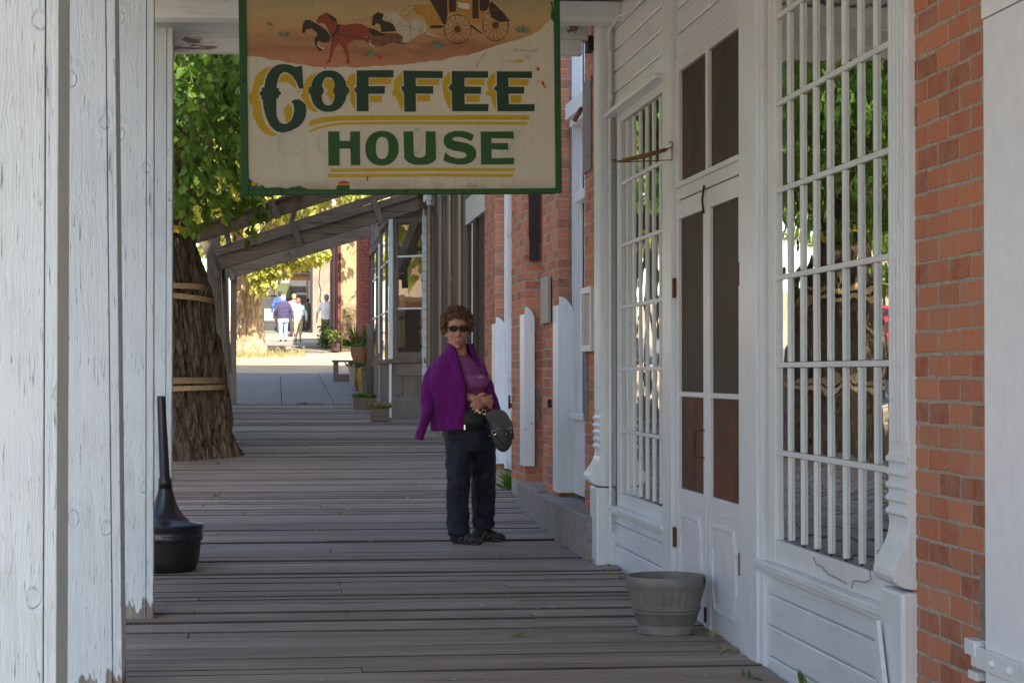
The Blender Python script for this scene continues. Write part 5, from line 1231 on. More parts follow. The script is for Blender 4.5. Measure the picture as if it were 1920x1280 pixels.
flat(H_, Z3([(777,80),(865,80),(872,270),(878,300),(895,315),(930,318),(962,312),(980,290),(978,80),(1068,80),(1075,330),(1050,360),(1000,380),(940,385),(880,382),(830,365),(787,328)]), dC)
flat(H_, Z3([(1420,115),(1392,172),(1340,145),(1290,132),(1240,132),(1218,148),(1235,165),(1290,175),(1360,190),(1415,220),(1440,265),(1435,320),(1400,360),(1340,382),(1270,382),(1200,370),(1140,345),(1155,270),(1200,305),(1260,325),(1320,325),(1352,305),(1345,280),(1300,265),(1230,255),(1165,225),(1140,180),(1145,130),(1180,95),(1250,75),(1320,78),(1375,92)]), dC)
flat(H_, Z3([(1478,82),(1778,82),(1783,148),(1575,143),(1578,188),(1728,187),(1732,250),(1578,245),(1580,325),(1787,322),(1780,382),(1483,382)]), dC)
sgbuild(H_, 'house_lettering', M['green'])
# ghost of older lettering showing through
G = MB()
for (cx, cy, rx, ry, ix, irx, iry) in ((650, 1080, 185, 150, 690, 130, 120), (1060, 1070, 110, 140, 1085, 80, 115)): ringpoly(G, Z1, cx, cy, rx, ry, ix, cy-10, irx, iry, .0122, 30)
for (cx, cy, rx, ry, irx, iry) in ((890, 170, 75, 120, 45, 90), (1140, 200, 70, 100, 45, 70), (560, 180, 60, 110, 40, 90)): ringpoly(G, Z3, cx, cy, rx, ry, cx-8, cy, irx, iry, .0122, 30)
flat(G, Z3([(1700, 60), (1870, 62), (1800, 180), (1700, 330), (1670, 330), (1760, 170), (1800, 90), (1700, 80)]), .0122)
sgbuild(G, 'ghost_lettering', M['ghost'])
# chipped patches, badge, spots, signatures
K = MB(); flat(K, Z0([(112,985),(140,990),(165,1010),(205,1020),(230,1040),(300,1035),(340,1045),(370,1035),(415,1030),(450,1045),(482,1050),(482,1062),(112,1062)]), dY); flat(K, Z3([(178,605),(185,575),(195,565),(300,562),(302,585),(297,605)]), dY)
flat(K, Z0([(1820,0), (1806,0), (1815,40), (1808,95), (1830,120)]), dY)
sgbuild(K, 'green_patches', M['frameg'])
K = MB(); flat(K, Z3([(192,562),(190,553),(302,551),(302,564)]), dC+.0003); flat(K, Z0([(150,1005),(172,1012),(172,1030),(152,1030)]), dC+.0003); flat(K, Z0([(178,1014),(205,1020),(205,1030),(180,1030)]), dC+.0003); sgbuild(K, 'badge_yellow', M['ochre'])
K = MB(); flat(K, Z3([(195,552),(210,535),(245,522),(280,530),(302,552)]), dC)
flat(K, smooth(Z2([(1690,175),(1710,160),(1730,165),(1732,195),(1715,210),(1700,195)])), dC); flat(K, smooth(Z2([(1755,330),(1780,325),(1790,370),(1815,410),(1810,420),(1775,385),(1755,365)])), dC); flat(K, smooth(Z2([(1708,318),(1725,320),(1722,338),(1708,335)])), dC)
flat(K, smooth(Z1([(1670,30),(1700,20),(1725,45),(1710,72),(1680,70)])), .0143); flat(K, Z3([(450,482),(464,482),(466,528),(452,528)]), dC+.0006); flat(K, Z1([(1030,165),(1045,165),(1047,190),(1034,190)]), dC)
sgbuild(K, 'red_spots', M['redspot'])
def stroke(mb, pts, wd, dep):
    for a, b in zip(pts, pts[1:]):
        a = Vector(a); b = Vector(b); d = (b-a)
        if d.length < 1e-6: continue
        n_ = Vector((-d.y, d.x)).normalized()*wd/2; d = d.normalized()*wd*.3; flat(mb, [tuple(a-n_-d), tuple(b-n_+d), tuple(b+n_+d), tuple(a+n_-d)], dep)
M['dkbrown'] = paint('dark_brown_line', (.035, .018, .012, 1))
K = MB()
for s_ in ([(1305,560),(1318,572),(1308,590)], [(1330,575),(1336,580)], [(1372,560),(1350,575),(1370,585),(1345,592)], [(1385,555),(1380,590)], [(1365,560),(1400,556)], [(1400,572),(1392,588),(1408,588),(1410,572)], [(1415,588),(1422,572),(1428,588),(1436,560)], [(1444,552),(1450,590)], [(1480,590),(1500,594),(1510,586),(1520,592)]): stroke(K, Z3(s_), .5, dC)
for s_ in ([(1750,400),(1780,375),(1800,405)], [(1765,392),(1795,392)], [(1810,402),(1812,378),(1825,385),(1812,392)], [(1832,400),(1834,380),(1850,390),(1834,400)], [(1858,400),(1860,385),(1870,388)], [(1880,395),(1890,385),(1896,398),(1882,400)], [(1902,388),(1908,400),(1914,388),(1920,400)], [(1925,402),(1928,380),(1942,402),(1945,378)], [(1840,425),(1840,460)], [(1835,430),(1880,428),(1884,452)], [(1858,430),(1858,462)], [(1850,446),(1884,446)]): stroke(K, Z4(s_), .55, dC)
stroke(K, Z4([(1535,400),(1520,425),(1505,440),(1490,465),(1475,490),(1455,530)]), .8, dC)
sgbuild(K, 'signature', M['dkbrown'])
# painted scene
def scene_mat():
    m = NM('painted_desert_scene', .5, .4); sx, sy, sz = m.sep(); n1 = m.noise(m.map((2.5, 1, 9)), 1, 7, .7, .8); n2 = m.noise(m.map((14, 1, 40)), 1, 6, .7)
    h = m.math('ADD', m.math('MULTIPLY', m.math('SUBTRACT', sz, SHH*.68), 2.3), m.math('MULTIPLY', m.math('SUBTRACT', n1, .5), .55))
    col = m.ramp(h, [(.0, (.32, .12, .05, 1)), (.13, (.22, .085, .035, 1)), (.3, (.34, .19, .07, 1)), (.48, (.33, .23, .10, 1)), (.62, (.23, .19, .10, 1)), (.8, (.17, .175, .105, 1)), (1.0, (.22, .24, .19, 1))])
    col = m.mix(m.ramp(n2, [(.5, 0.0), (.75, .35)]), col, (.34, .25, .14, 1)); col = m.mix(m.ramp(n2, [(.25, .5), (.42, 0.0)]), col, (.1, .04, .02, 1)); m.col(col); return m.m
S = MB(); bd = [(88,318),(150,312),(200,325),(300,340),(380,352),(420,362),(520,372),(650,372),(780,372),(900,360),(1000,352),(1100,340),(1200,328),(1300,310),(1400,285),(1500,250),(1600,220),(1700,185),(1760,150),(1815,95)]
bd2 = []
r = random.Random(3)
for a, b in zip(bd, bd[1:]):
    for t in (0, .33, .66): bd2.append((a[0]+(b[0]-a[0])*t, a[1]+(b[1]-a[1])*t+r.uniform(-5, 5)))
bd2.append(bd[-1])
pts = [sg(*p) for p in Z0(bd2)]; pts += [(SW-.03, SHH*1.25), (.025, SHH*1.25)]; flat(S, pts, .0125, raw=True)
SCN = sgbuild(S, 'painted_scene', scene_mat())
def pic(name, col, polys, dep, wn=.5):
    K = MB()
    for i, p in enumerate(polys): flat(K, p, dep+.00012*i)
    return sgbuild(K, name, paint(name+'_paint', col, wn), SCN)
dp = .0129
pic('dark_horse', (.022, .017, .015, 1), [(Z4([(75,255),(78,195),(100,155),(140,160),(190,190),(230,210),(270,240),(300,290),(290,330),(240,335),(210,320),(192,335),(200,365),(240,392),(215,402),(180,355),(172,312),(200,265),(150,225),(112,230),(92,264)])), (Z4([(622,195),(632,120),(670,92),(712,108),(740,165),(800,190),(830,240),(790,245),(700,252),(690,192),(662,180),(640,205)]))], dp)
pic('dust_shade', (.12, .05, .025, 1), [smooth(Z4([(600,270),(700,255),(860,260),(870,300),(900,340),(860,350),(780,330),(700,370),(640,370),(600,320)]))], dp-.0002)
pic('bay_horse', (.17, .035, .013, 1), [(Z4([(185,165),(205,130),(240,108),(265,98),(300,118),(340,150),(355,190),(410,195),(480,183),(540,188),(590,212),(612,260),(605,300),(655,360),(640,370),(570,318),(500,312),(450,330),(432,370),(445,430),(458,490),(430,502),(425,440),(400,380),(370,335),(340,370),(318,430),(300,492),(268,498),(290,460),(300,400),(305,340),(300,285),(280,240),(255,190),(220,182),(195,188)]))], dp+.0003)
pic('mane_and_tail', (.03, .016, .012, 1), [smooth(Z4([(590,215),(650,228),(700,258),(745,270),(690,282),(640,280),(602,252)])), smooth(Z4([(262,100),(300,118),(345,150),(348,180),(310,160),(280,130)])), smooth(Z4([(345,190),(375,195),(360,250),(320,290),(305,275),(340,245)])), Z4([(335,262),(600,305),(600,310),(335,268)])], dp+.0006)
pic('white_horse', (.33, .29, .22, 1), [(Z4([(705,152),(722,108),(757,82),(790,88),(830,110),(870,150),(930,170),(990,138),(1040,158),(1065,210),(1050,255),(1000,270),(965,290),(905,330),(862,328),(880,290),(822,250),(800,200),(770,150),(735,168)])), (Z4([(600,320),(640,360),(672,350),(640,372),(610,350)])), (Z4([(195,340),(235,375),(262,372),(240,388),(205,365)])), (Z4([(1060,245),(1160,285),(1155,292),(1050,262)]))], dp+.0009)
K = MB(); [stroke(K, Z4(s_), .7, dp+.0012) for s_ in ([(870,150),(830,205),(800,215)], [(865,195),(1030,250),(1150,285)], [(900,150),(930,190),(930,270)], [(1020,150),(1030,185),(1015,230)], [(470,165),(640,125)], [(480,180),(640,150)], [(850,95),(940,35)], [(890,130),(970,60)], [(760,85),(745,130),(720,150)])]
sgbuild(K, 'harness', M['dkbrown'], SCN)
pic('coach_body', (.30, .15, .03, 1), [Z4([(945,40),(1100,28),(1150,110),(1195,185),(1150,195),(1070,195),(1035,125),(975,110)]), Z4([(1225,-60),(1565,-60),(1568,20),(1560,60),(1510,110),(1500,182),(1425,182),(1400,140),(1340,100),(1260,100),(1228,112)])], dp+.0004)
pic('coach_dark', (.03, .018, .012, 1), [Z4([(1060,-30),(1220,-30),(1225,100),(1215,190),(1190,185),(1150,110),(1100,25)]), Z4([(1232,-30),(1292,-30),(1292,85),(1240,92)]), Z4([(1422,-30),(1470,-30),(1475,140),(1425,140)]), Z4([(1480,-30),(1560,-30),(1555,50),(1530,80),(1482,78)]), smooth(Z4([(1560,-10),(1640,60),(1700,130),(1735,160),(1640,170),(1560,120)])), Z4([(1410,185),(1510,260),(1500,265),(1400,200)]), smooth(Z4([(1080,195),(1200,195),(1195,215),(1090,222)]))], dp+.0007)
pic('coach_light', (.42, .4, .32, 1), [Z4([(1330,15),(1400,25),(1400,70),(1335,60)]), Z4([(1300,10),(1330,15),(1335,60),(1310,55)])], dp+.0012)
K = MB()
for (cx, cy, rx, ry) in ((1305, 225, 112, 118), (1610, 192, 106, 130)):
    ringpoly(K, Z4, cx, cy, rx, ry, cx, cy, rx-9, ry-10, dp+.0016, 36, 2.0)
    for i in range(14): a_ = i*math.pi/7; stroke(K, Z4([(cx, cy), (cx+math.cos(a_)*rx*.93, cy+math.sin(a_)*ry*.93)]), .9, dp+.0014)
    flat(K, Z4([(cx+math.cos(a_)*28, cy+math.sin(a_)*28) for a_ in [j*.6 for j in range(10)]]), dp+.0018)
sgbuild(K, 'coach_wheels', paint('wheel_brown', (.09, .03, .012, 1)), SCN)
for nm_, off, shade in (('yucca_bush', 0, (.035, .075, .04, 1)), ('yucca_highlight', 1, (.1, .16, .09, 1))):
    K = MB(); r = random.Random(5+off)
    for (cx, cy, R_) in ((620, 440, 62), (1142, 372, 75), (1835, 250, 80), (-62, 290, 58), (-178, 205, 30)):
        for i in range(34-off*16):
            a_ = r.uniform(-3.0, -.14); l_ = R_*r.uniform(.6, 1.1); bx = cx+r.uniform(-.4, .4)*R_; flat(K, Z4([(bx-5, cy), (bx+5, cy), (bx+math.cos(a_)*l_, cy+math.sin(a_)*l_)]), dp+.0003+off*.0006+i*.00001)
    sgbuild(K, nm_, paint(nm_+'_paint', shade), SCN)
K = MB(); r = random.Random(9)
for i in range(46):
    x_, y_ = r.choice([(r.uniform(60, 340), r.uniform(5, 60)), (r.uniform(380, 540), r.uniform(140, 185)), (r.uniform(560, 900), r.uniform(280, 370)), (r.uniform(1170, 1430), r.uniform(150, 320))]); flat(K, Z4([(x_, y_), (x_+r.uniform(6, 22), y_+r.uniform(-3, 3)), (x_+r.uniform(4, 18), y_+r.uniform(3, 8))]), dp+.0022)
sgbuild(K, 'chipped_specks', M['ghost'], SCN)
# ================================================================ people
M['skin'] = plain('tanned_skin', (.47, .225, .145, 1), .5, nz=.12, nscale=30)
M['hair'] = NM('curly_brown_hair', .55, .4); 
_h = M['hair']; _f = _h.noise(_h.map((60, 60, 60)), 1, 5, .7); _h.col(_h.mix(_h.ramp(_f, [(.35, 0.0), (.65, 1.0)]), (.042, .019, .008, 1), (.24, .11, .045, 1))); _h.l(_h.bump(_f, .8, .01), _h.p.inputs['Normal']); M['hair'] = _h.m
def cloth(name, c, sheen=0, rough=.85, nz=.14):
    m = NM(name, rough, .25); f = m.noise(m.map((9, 9, 5)), 1, 5, .6, .6); g = m.noise(m.map((150, 150, 150)), 1, 3)
    m.col(m.mix(m.ramp(f, [(.3, 0.0), (.7, 1.0)]), tuple(q*(1-nz) for q in c[:3])+(1,), tuple(min(1, q*(1+nz)) for q in c[:3])+(1,)))
    m.l(m.bump(m.math('ADD', f, m.math('MULTIPLY', g, .12)), .6, .04), m.p.inputs['Normal']); m.p.inputs['Sheen Weight'].default_value = sheen; return m.m
M['jacket'] = cloth('purple_fleece', (.135, .005, .14, 1), .08); M['jacket_in'] = cloth('dark_purple_lining', (.045, .004, .05, 1))
M['shirt'] = cloth('mauve_tee', (.27, .075, .22, 1)); M['trousers'] = cloth('navy_hiking_trousers', (.014, .017, .03, 1), 0, .55, .35)
M['bag'] = plain('dark_grey_leather', (.038, .036, .04, 1), .45, nz=.3, nscale=60, bump=.3); M['tan'] = plain('brown_leather', (.13, .05, .025, 1), .5)
M['silver'] = plain('silver_ring', (.7, .7, .7, 1), .25, .95); M['lens'] = plain('black_lens', (.004, .004, .005, 1), .25, spec=.12); M['frame'] = plain('dark_tortoise_frame', (.012, .007, .005, 1), .5, spec=.15)
W0 = floor_pt(900, 1020); KW = FPX/((W0-CAM).length)      # px per metre at her feet
WO = thing('person', W0, 'person in sunglasses with curly brown hair and purple fleece, arms folded, standing on the boardwalk', 'person')
def w(px, py, dy=0.0): return Vector(((px-900)/KW, dy, (1022-py)/KW))
Vw = lambda px, py, dy=0.0: tuple(w(px, py, dy))
def pxr(r_): return r_/KW
def folds(amp, fz=14, fx=9, seed=0):
    def f(co, n):
        q = noise.noise(Vector((co.x*fx+seed, co.y*fx, co.z*fz)))+.5*noise.noise(Vector((co.x*fx*2.3, co.y*fx*2.3+seed, co.z*fz*2.1)))
        return co+n*amp*q
    return f
# body: one surface, head, neck, trunk, arms and hands, legs
B = MB()
hc = w(857, 622, -.0)      # centre of the head
B.ball((hc.x, hc.y+.012, hc.z+.022), (.072, .088, .092), 20, 14)             # skull
B.rings([(hc.x-.002, hc.y-.02, hc.z-.128, .020, .024), (hc.x-.002, hc.y-.018, hc.z-.118, .036, .042), (hc.x-.001, hc.y-.012, hc.z-.09, .052, .062), (hc.x, hc.y-.006, hc.z-.05, .063, .076), (hc.x, hc.y, hc.z, .069, .083), (hc.x, hc.y, hc.z+.05, .066, .08)], 20)
B.rings([(hc.x+.0, hc.y-.078, hc.z-.052, .020, .012), (hc.x, hc.y-.092, hc.z-.043, .015, .018), (hc.x, hc.y-.09, hc.z-.02, .009, .014), (hc.x, hc.y-.078, hc.z+.012, .007, .012)], 12)      # nose
for s_ in (-1, 1): B.ball((hc.x+s_*.034, hc.y-.058, hc.z-.035), (.022, .02, .02), 10, 8); B.ball((hc.x+s_*.071, hc.y+.012, hc.z-.012), (.010, .02, .032), 10, 8)
B.ball((hc.x, hc.y-.072, hc.z-.078), (.022, .012, .006), 12, 8); B.ball((hc.x, hc.y-.070, hc.z-.089), (.019, .012, .006), 12, 8); B.ball((hc.x, hc.y-.056, hc.z-.116), (.022, .018, .016), 12, 8)
B.ball((hc.x, hc.y-.070, hc.z+.028), (.045, .018, .012), 12, 8)
nb = w(862, 668, .02); B.cap((hc.x+.004, hc.y+.02, hc.z-.08), nb, .050, .058, 16)
sh1 = w(828, 694, .06); sh2 = w(895, 688, .06)
B.rings([(w(885, 800).x, .10, w(885, 812).z, .165, .13), (w(880, 780).x, .09, w(0, 780).z, .165, .13), (w(875, 755).x, .07, w(0, 755).z, .15, .12), (w(868, 725).x, .05, w(0, 725).z, .155, .125), (w(862, 700).x, .04, w(0, 700).z, .15, .11), (w(861, 680).x, .03, w(0, 680).z, .085, .075)], 24)
B.cap(sh1, w(861, 680, .04), .05, .05); B.cap(sh2, w(864, 680, .04), .05, .05)
e1 = w(838, 750, .03); w1_ = w(893, 752, -.155); e2 = w(917, 744, .02); w2_ = w(888, 764, -.165)
B.cap(sh1, e1, .05, .040, 12); B.cap(e1, w(866, 745, -.095), .034, .032, 12); B.cap(w(866, 745, -.095), w1_, .032, .024, 12)
B.cap(sh2, w(912, 715, .03), .046, .042, 12); B.cap(w(912, 715, .03), e2, .042, .038, 12); B.cap(e2, w(905, 758, -.11), .036, .028, 12)
# hand of the arm from the left of the picture, resting over the other wrist
B.cap(w(893, 750, -.165), w(908, 754, -.165), .026, .024, 10)
for i, (a, b, c_) in enumerate((((907, 746), (915, 749), (920, 755)), ((908, 750), (916, 755), (919, 762)), ((908, 754), (915, 760), (917, 767)), ((906, 757), (912, 764), (913, 770)))):
    q_ = [w(a[0], a[1], -.172), w(b[0], b[1], -.162), w(c_[0], c_[1], -.148)]; B.tube(q_, [.0095, .0088, .007], 8); B.ball(q_[2], .0072, 8, 6); B.ball(q_[1], .0092, 8, 6)
B.tube([w(893, 744, -.175), w(900, 741, -.18), w(906, 741, -.178)], [.011, .0095, .008], 8)
# other hand, fingers pointing left
B.cap(w(905, 760, -.13), w(893, 762, -.18), .026, .025, 10)
for (a, b, c_) in (((893, 755), (885, 755), (878, 759)), ((891, 760), (883, 761), (877, 764)), ((891, 764), (884, 767), (880, 770)), ((893, 768), (888, 772), (885, 775))):
    q_ = [w(a[0], a[1], -.192), w(b[0], b[1], -.202), w(c_[0], c_[1], -.198)]; B.tube(q_, [.0098, .009, .0072], 8); B.ball(q_[2], .0074, 8, 6); B.ball(q_[1], .0094, 8, 6)
B.tube([w(900, 757, -.165), w(893, 751, -.187), w(887, 749, -.19)], [.011, .0095, .008], 8)
hip1 = w(868, 812, .05); k1 = w(861, 905, .02); a1 = w(859, 992, .04); hip2 = w(905, 812, .16); k2 = w(911, 905, .20); a2_ = w(912, 985, .27)
for h_, kk, an in ((hip1, k1, a1), (hip2, k2, a2_)): B.cap(h_+Vector((0, .045, 0)), kk+Vector((0, .01, 0)), .07, .045, 14); B.cap(kk+Vector((0, .01, 0)), an, .044, .030, 14)
toe1 = w(893, 1012, -.06); toe2 = w(940, 1003, .22)

body = B.melt('body', M['skin'], WO, .0058, 3, world=False)
# mouth line
P_ = MB(); P_.tube([(hc.x-.020, hc.y-.083, hc.z-.086), (hc.x-.01, hc.y-.0875, hc.z-.0832), (hc.x, hc.y-.089, hc.z-.0835), (hc.x+.01, hc.y-.0875, hc.z-.0832), (hc.x+.020, hc.y-.083, hc.z-.087)], .0022, 6); P_.build('mouth', plain('lip_line', (.16, .05, .04, 1), .6), WO, world=False)
# hair
Hh = MB(); r = random.Random(7)
Hh.ball((hc.x+.0, hc.y+.03, hc.z+.055), (.086, .088, .088), 18, 12)
for i in range(620):
    v = rv(r); 
    if v.z < -.42: continue
    if v.y < -.35 and v.z < .42 + .25*abs(v.x): continue
    p = Vector((hc.x+v.x*.098+.002, hc.y+.028+v.y*.095, hc.z+.050+v.z*.098)); Hh.ball(p+rv(r)*.008, r.uniform(.006, .018), 8, 6)
for s_ in (-1, 1):
    for i in range(22): Hh.ball((hc.x+s_*r.uniform(.072, .096), hc.y+r.uniform(-.03, .06), hc.z+r.uniform(-.015, .06)), r.uniform(.012, .019), 8, 6)
for i in range(40): a_ = r.uniform(-1, 1); Hh.ball((hc.x+a_*.062, hc.y-.058+abs(a_)*.03, hc.z+r.uniform(.07, .10)), r.uniform(.012, .017), 8, 6)
Hh.melt('hair', M['hair'], WO, .0042, 1, world=False, disp=folds(.013, 75, 75, 2))
CU = MB()
for i in range(620):
    v = rv(r)
    if v.z < -.35 or (v.y < -.35 and v.z < .38+.2*abs(v.x)): continue
    p = Vector((hc.x+v.x*.102, hc.y+.028+v.y*.10, hc.z+.050+v.z*.102)); t_ = v.cross(rv(r)).normalized(); u_ = v.cross(t_); rr_ = r.uniform(.006, .014); ph_ = r.uniform(0, 6)
    CU.tube([p-v*.008+v*.0055*k+(t_*math.cos(ph_+k*.95)+u_*math.sin(ph_+k*.95))*rr_ for k in range(5)], [.0022, .0026, .0024, .0018, .0008], 5)
CU.build('hair_curls', M['hair'], WO, world=False, fix=False, smooth=True, kwsplit=True)
# sunglasses
S = MB()
for s_ in (-1, 1):
    cx = hc.x+s_*.033; pts = []
    for k in range(16): a_ = 2*math.pi*k/16; c_, s2 = math.cos(a_), math.sin(a_); pts.append((cx+.0285*math.copysign(abs(c_)**.75, c_), hc.z+.004+.020*math.copysign(abs(s2)**.8, s2)))
    S.prism_y(pts, hc.y-.1005, hc.y-.096)
g1 = S.build('sunglasses', M['frame'], WO, bevel=.002, world=False)
S = MB()
for s_ in (-1, 1):
    cx = hc.x+s_*.033; S.prism_y([(cx+.0245*math.copysign(abs(math.cos(2*math.pi*k/16))**.75, math.cos(2*math.pi*k/16)), hc.z+.004+.016*math.copysign(abs(math.sin(2*math.pi*k/16))**.8, math.sin(2*math.pi*k/16))) for k in range(16)], hc.y-.1025, hc.y-.1007)
S.build('lens', M['lens'], g1, world=False)
S = MB(); S.bar((hc.x-.012, hc.y-.098, hc.z+.010), (hc.x+.012, hc.y-.098, hc.z+.010), .006, .008); [S.tube([(hc.x+s_*.060, hc.y-.096, hc.z+.010), (hc.x+s_*.074, hc.y-.07, hc.z+.010), (hc.x+s_*.078, hc.y+.0, hc.z+.004)], .0035, 6) for s_ in (-1, 1)]
S.build('arms', M['frame'], g1, world=False)
S = MB(); [S.ball((hc.x+s_*.076, hc.y+.0, hc.z-.045), .006, 8, 6) for s_ in (-1, 1)]; S.build('earring', M['silver'], WO, world=False, smooth=True)
# tee shirt
S = MB()
S.rings([(w(884, 0).x, .085, w(0, 806).z, .178, .145), (w(881, 0).x, .08, w(0, 785).z, .178, .145), (w(877, 0).x, .06, w(0, 762).z, .165, .135), (w(873, 0).x, .045, w(0, 738).z, .165, .138), (w(870, 0).x, .025, w(0, 715).z, .168, .145), (w(866, 0).x, .03, w(0, 697).z, .162, .12), (w(863, 0).x, .035, w(0, 680).z, .11, .088), (w(862, 0).x, .03, w(0, 669).z, .072, .068)], 28)
S.ball(w(887, 719, -.070), (.105, .070, .062), 16, 10)
S.cap(sh1, w(838, 722, .05), .048, .044); S.cap(sh2, w(906, 716, .035), .058, .054)
S.melt('tee_shirt', M['shirt'], WO, .009, 4, world=False, disp=folds(.006, 14, 9))
# printed lettering on the shirt, lying on the chest
S = MB(); r = random.Random(4)
def onchest(px, py):
    x_, z_ = (px-900)/KW, (1022-py)/KW; return Vector((x_, -.1615+(abs(px-885)/25)**2*.02 + (abs(py-714)/20)**2*.012, z_))
for (row, x0_, x1_, hgt) in ((689, 870, 893, 4.4), (697, 874, 895, 5.6), (704.5, 879, 896, 4.4)):
    x = x0_; 
    while x < x1_:
        yb_ = row-((x-x0_)/(x1_-x0_)-.5)**2*8+ (x-x0_)*.12
        for (u0, v0, u1, v1) in ((0, 0, 0, 1), (0, 1, 1.6, 1), (0, .5, 1.4, .5)) if r.random() > .5 else ((0, 0, 0, 1), (0, 0, 1.6, 0), (1.6, 0, 1.6, 1)):
            a_ = onchest(x+u0, yb_-v0*hgt*.6); b_ = onchest(x+u1, yb_-v1*hgt*.6); S.bar(a_, b_, .0028, .0022, (0, 1, 0))
        x += 3.1
S.build('shirt_print', cloth('dark_print', (.07, .02, .075, 1)), WO, world=False)
S = MB(); S.box(onchest(892, 711).x, onchest(902, 711).x, -.158, -.154, w(0, 712).z, w(0, 707).z); S.build('shirt_badge', plain('small_pale_badge', (.3, .2, .26, 1), .8), WO, world=False)
# trousers
S = MB()
S.rings([(w(884, 0).x, .10, w(0, 786).z, .168, .135), (w(885, 0).x, .10, w(0, 806).z, .178, .15), (w(886, 0).x, .11, w(0, 830).z, .182, .155), (w(886, 0).x, .12, w(0, 850).z, .165, .15)], 28)
def leg(pts): 
    for (a, ra), (b, rb_) in zip(pts, pts[1:]): S.tube([a, b], [ra, rb_], 16); S.ball(b, rb_*.995, 14, 10)
leg([(w(863, 832, .06), .098), (w(861, 868, .04), .090), (w(861, 905, .02), .084), (w(859, 950, .035), .077), (w(860, 990, .04), .076)])
leg([(w(906, 832, .15), .105), (w(910, 868, .18), .096), (w(912, 905, .2), .085), (w(913, 950, .24), .079), (w(914, 978, .26), .078)])
for c_, rr in ((w(860, 1003, .03), .074), (w(914, 994, .265), .080)): S.rings([(c_.x, c_.y, c_.z-.012, rr, rr*1.1), (c_.x, c_.y, c_.z+.05, rr*.96, rr*1.0)], 18)
def trd(co, n):
    z = co.z; q = noise.noise(Vector((co.x*16, co.y*16, z*3.2)))*.012+noise.noise(Vector((co.x*22, co.y*22, z*16+3)))*.006
    q += .005*math.sin(z*60+co.x*60+3*noise.noise(Vector((co.x*9, 0, z*7))))*math.exp(-((z-.14)/.10)**2)+.004*math.sin(z*52-co.x*45+2*noise.noise(co*8))*math.exp(-((z-.47)/.08)**2)
    return co+n*q
S.melt('trousers', M['trousers'], WO, .009, 3, world=False, disp=trd)
# shoes
def shoe(heel, toe, nm):
    d = (toe-heel); L_ = d.length; d = d.normalized(); sd_ = Vector((-d.y, d.x, 0)); S = MB()
    for t, w_, h_, z_ in ((.02, .030, .040, .048), (.14, .037, .062, .062), (.30, .038, .062, .062), (.5, .038, .038, .046), (.68, .044, .030, .038), (.84, .043, .026, .034), (.96, .030, .020, .028)):
        c_ = heel+d*(L_*t); S.ball((c_.x, c_.y, z_), (max(.035, w_*1.05), max(.035, w_*1.05), h_), 14, 10)
    S.melt('shoe', plain(nm, (.022, .019, .018, 1), .6, nz=.3, nscale=40), WO, .006, 3, world=False)
    K = MB(); o_ = []
    for i in range(24):
        a_ = 2*math.pi*i/24; u = math.cos(a_)*.5+.5; ww = .044*(1-.25*(1-u))*abs(math.sin(a_))**.7*(1 if math.sin(a_) > 0 else -1); c_ = heel+d*(L_*(u*1.07-.035)); o_.append((c_.x+sd_.x*ww, c_.y+sd_.y*ww))
    n = len(K.v); K.v += [(a_, b_, .002) for a_, b_ in o_]+[(a_, b_, .022) for a_, b_ in o_]
    K.f.append(tuple(range(n+23, n-1, -1))); K.f.append(tuple(range(n+24, n+48)))
    for i in range(24): j = (i+1) % 24; K.f.append((n+i, n+j, n+24+j, n+24+i))
    K.build('sole', M['blackp'], WO, world=False, bevel=.003)
    K = MB(); c_ = heel+d*(L_*.42)
    for sgn in (-1, 1):
        for t in (.3, .52, .72): q1 = heel+d*(L_*t); K.bar((q1.x+sgn*sd_.x*.040, q1.y+sgn*sd_.y*.040, .026), (q1.x+d.x*.02+sgn*sd_.x*.026, q1.y+d.y*.02+sgn*sd_.y*.026, .072-.03*t), .014, .006)
    K.build('grey_panel', plain('grey_shoe_panel', (.16, .14, .13, 1), .7, nz=.2), WO, world=False)
shoe(w(853, 0, .055), w(898, 0, -.07), 'dark_shoe'); shoe(w(902, 0, .30), w(948, 0, .215), 'dark_shoe_rear')
# the shoes need feet flat on the boards: rear foot stands farther up the walk
# fleece jacket hung over the shoulders: an open sheet from the front edge round the back
def jshape(u, v):
    """u 0..1 front-left edge round the back to the right edge, v 0 top .. 1 hem"""
    rows = [ # py, cx(px), rx, cy, ry, a0, a1
        (648, 864, .084, .02, .085, -128, -52), (658, 864, .092, .025, .092, -122, -48), (668, 862, .108, .03, .100, -105, -40), (678, 858, .140, .035, .115, -93, -36), (690, 854, .176, .035, .145, -84, -38), (708, 856, .205, .035, .172, -83, -37),
        (730, 862, .218, .04, .188, -84, -34), (755, 868, .228, .045, .195, -89, -30), (780, 874, .236, .05, .195, -95, -30), (806, 878, .240, .055, .198, -100, -30)]
    t = v*(len(rows)-1); i = min(int(t), len(rows)-2); f = t-i
    py, cx, rx, cy, ry, A0, A1 = (rows[i][k]+(rows[i+1][k]-rows[i][k])*f for k in range(7))
    A1 = A1-360; a = R(A0+(A1-A0)*u)
    fo = .011*math.sin(u*36+2.5*noise.noise(Vector((u*3, v*2, 0))))*v + .024*noise.noise(Vector((u*9, v*2.6, 2)))*min(1, v*2) - .014*abs(noise.noise(Vector((u*13+v*4, v*3.4-u*5, 8))))*min(1, v*2.5)*2 + .010*noise.noise(Vector((u*22+v*6, v*7, 4)))*min(1, v*2)
    side = max(0, -math.cos(a))
    dip = 20*v**3*(noise.noise(Vector((u*2.5, 0, 5)))*.8) 
    rxx = rx+fo; p = Vector(((cx-900)/KW+math.cos(a)*rxx, cy+math.sin(a)*(ry+fo), (1022-py-dip)/KW))
    return p
S = MB(); NU, NV = 110, 60
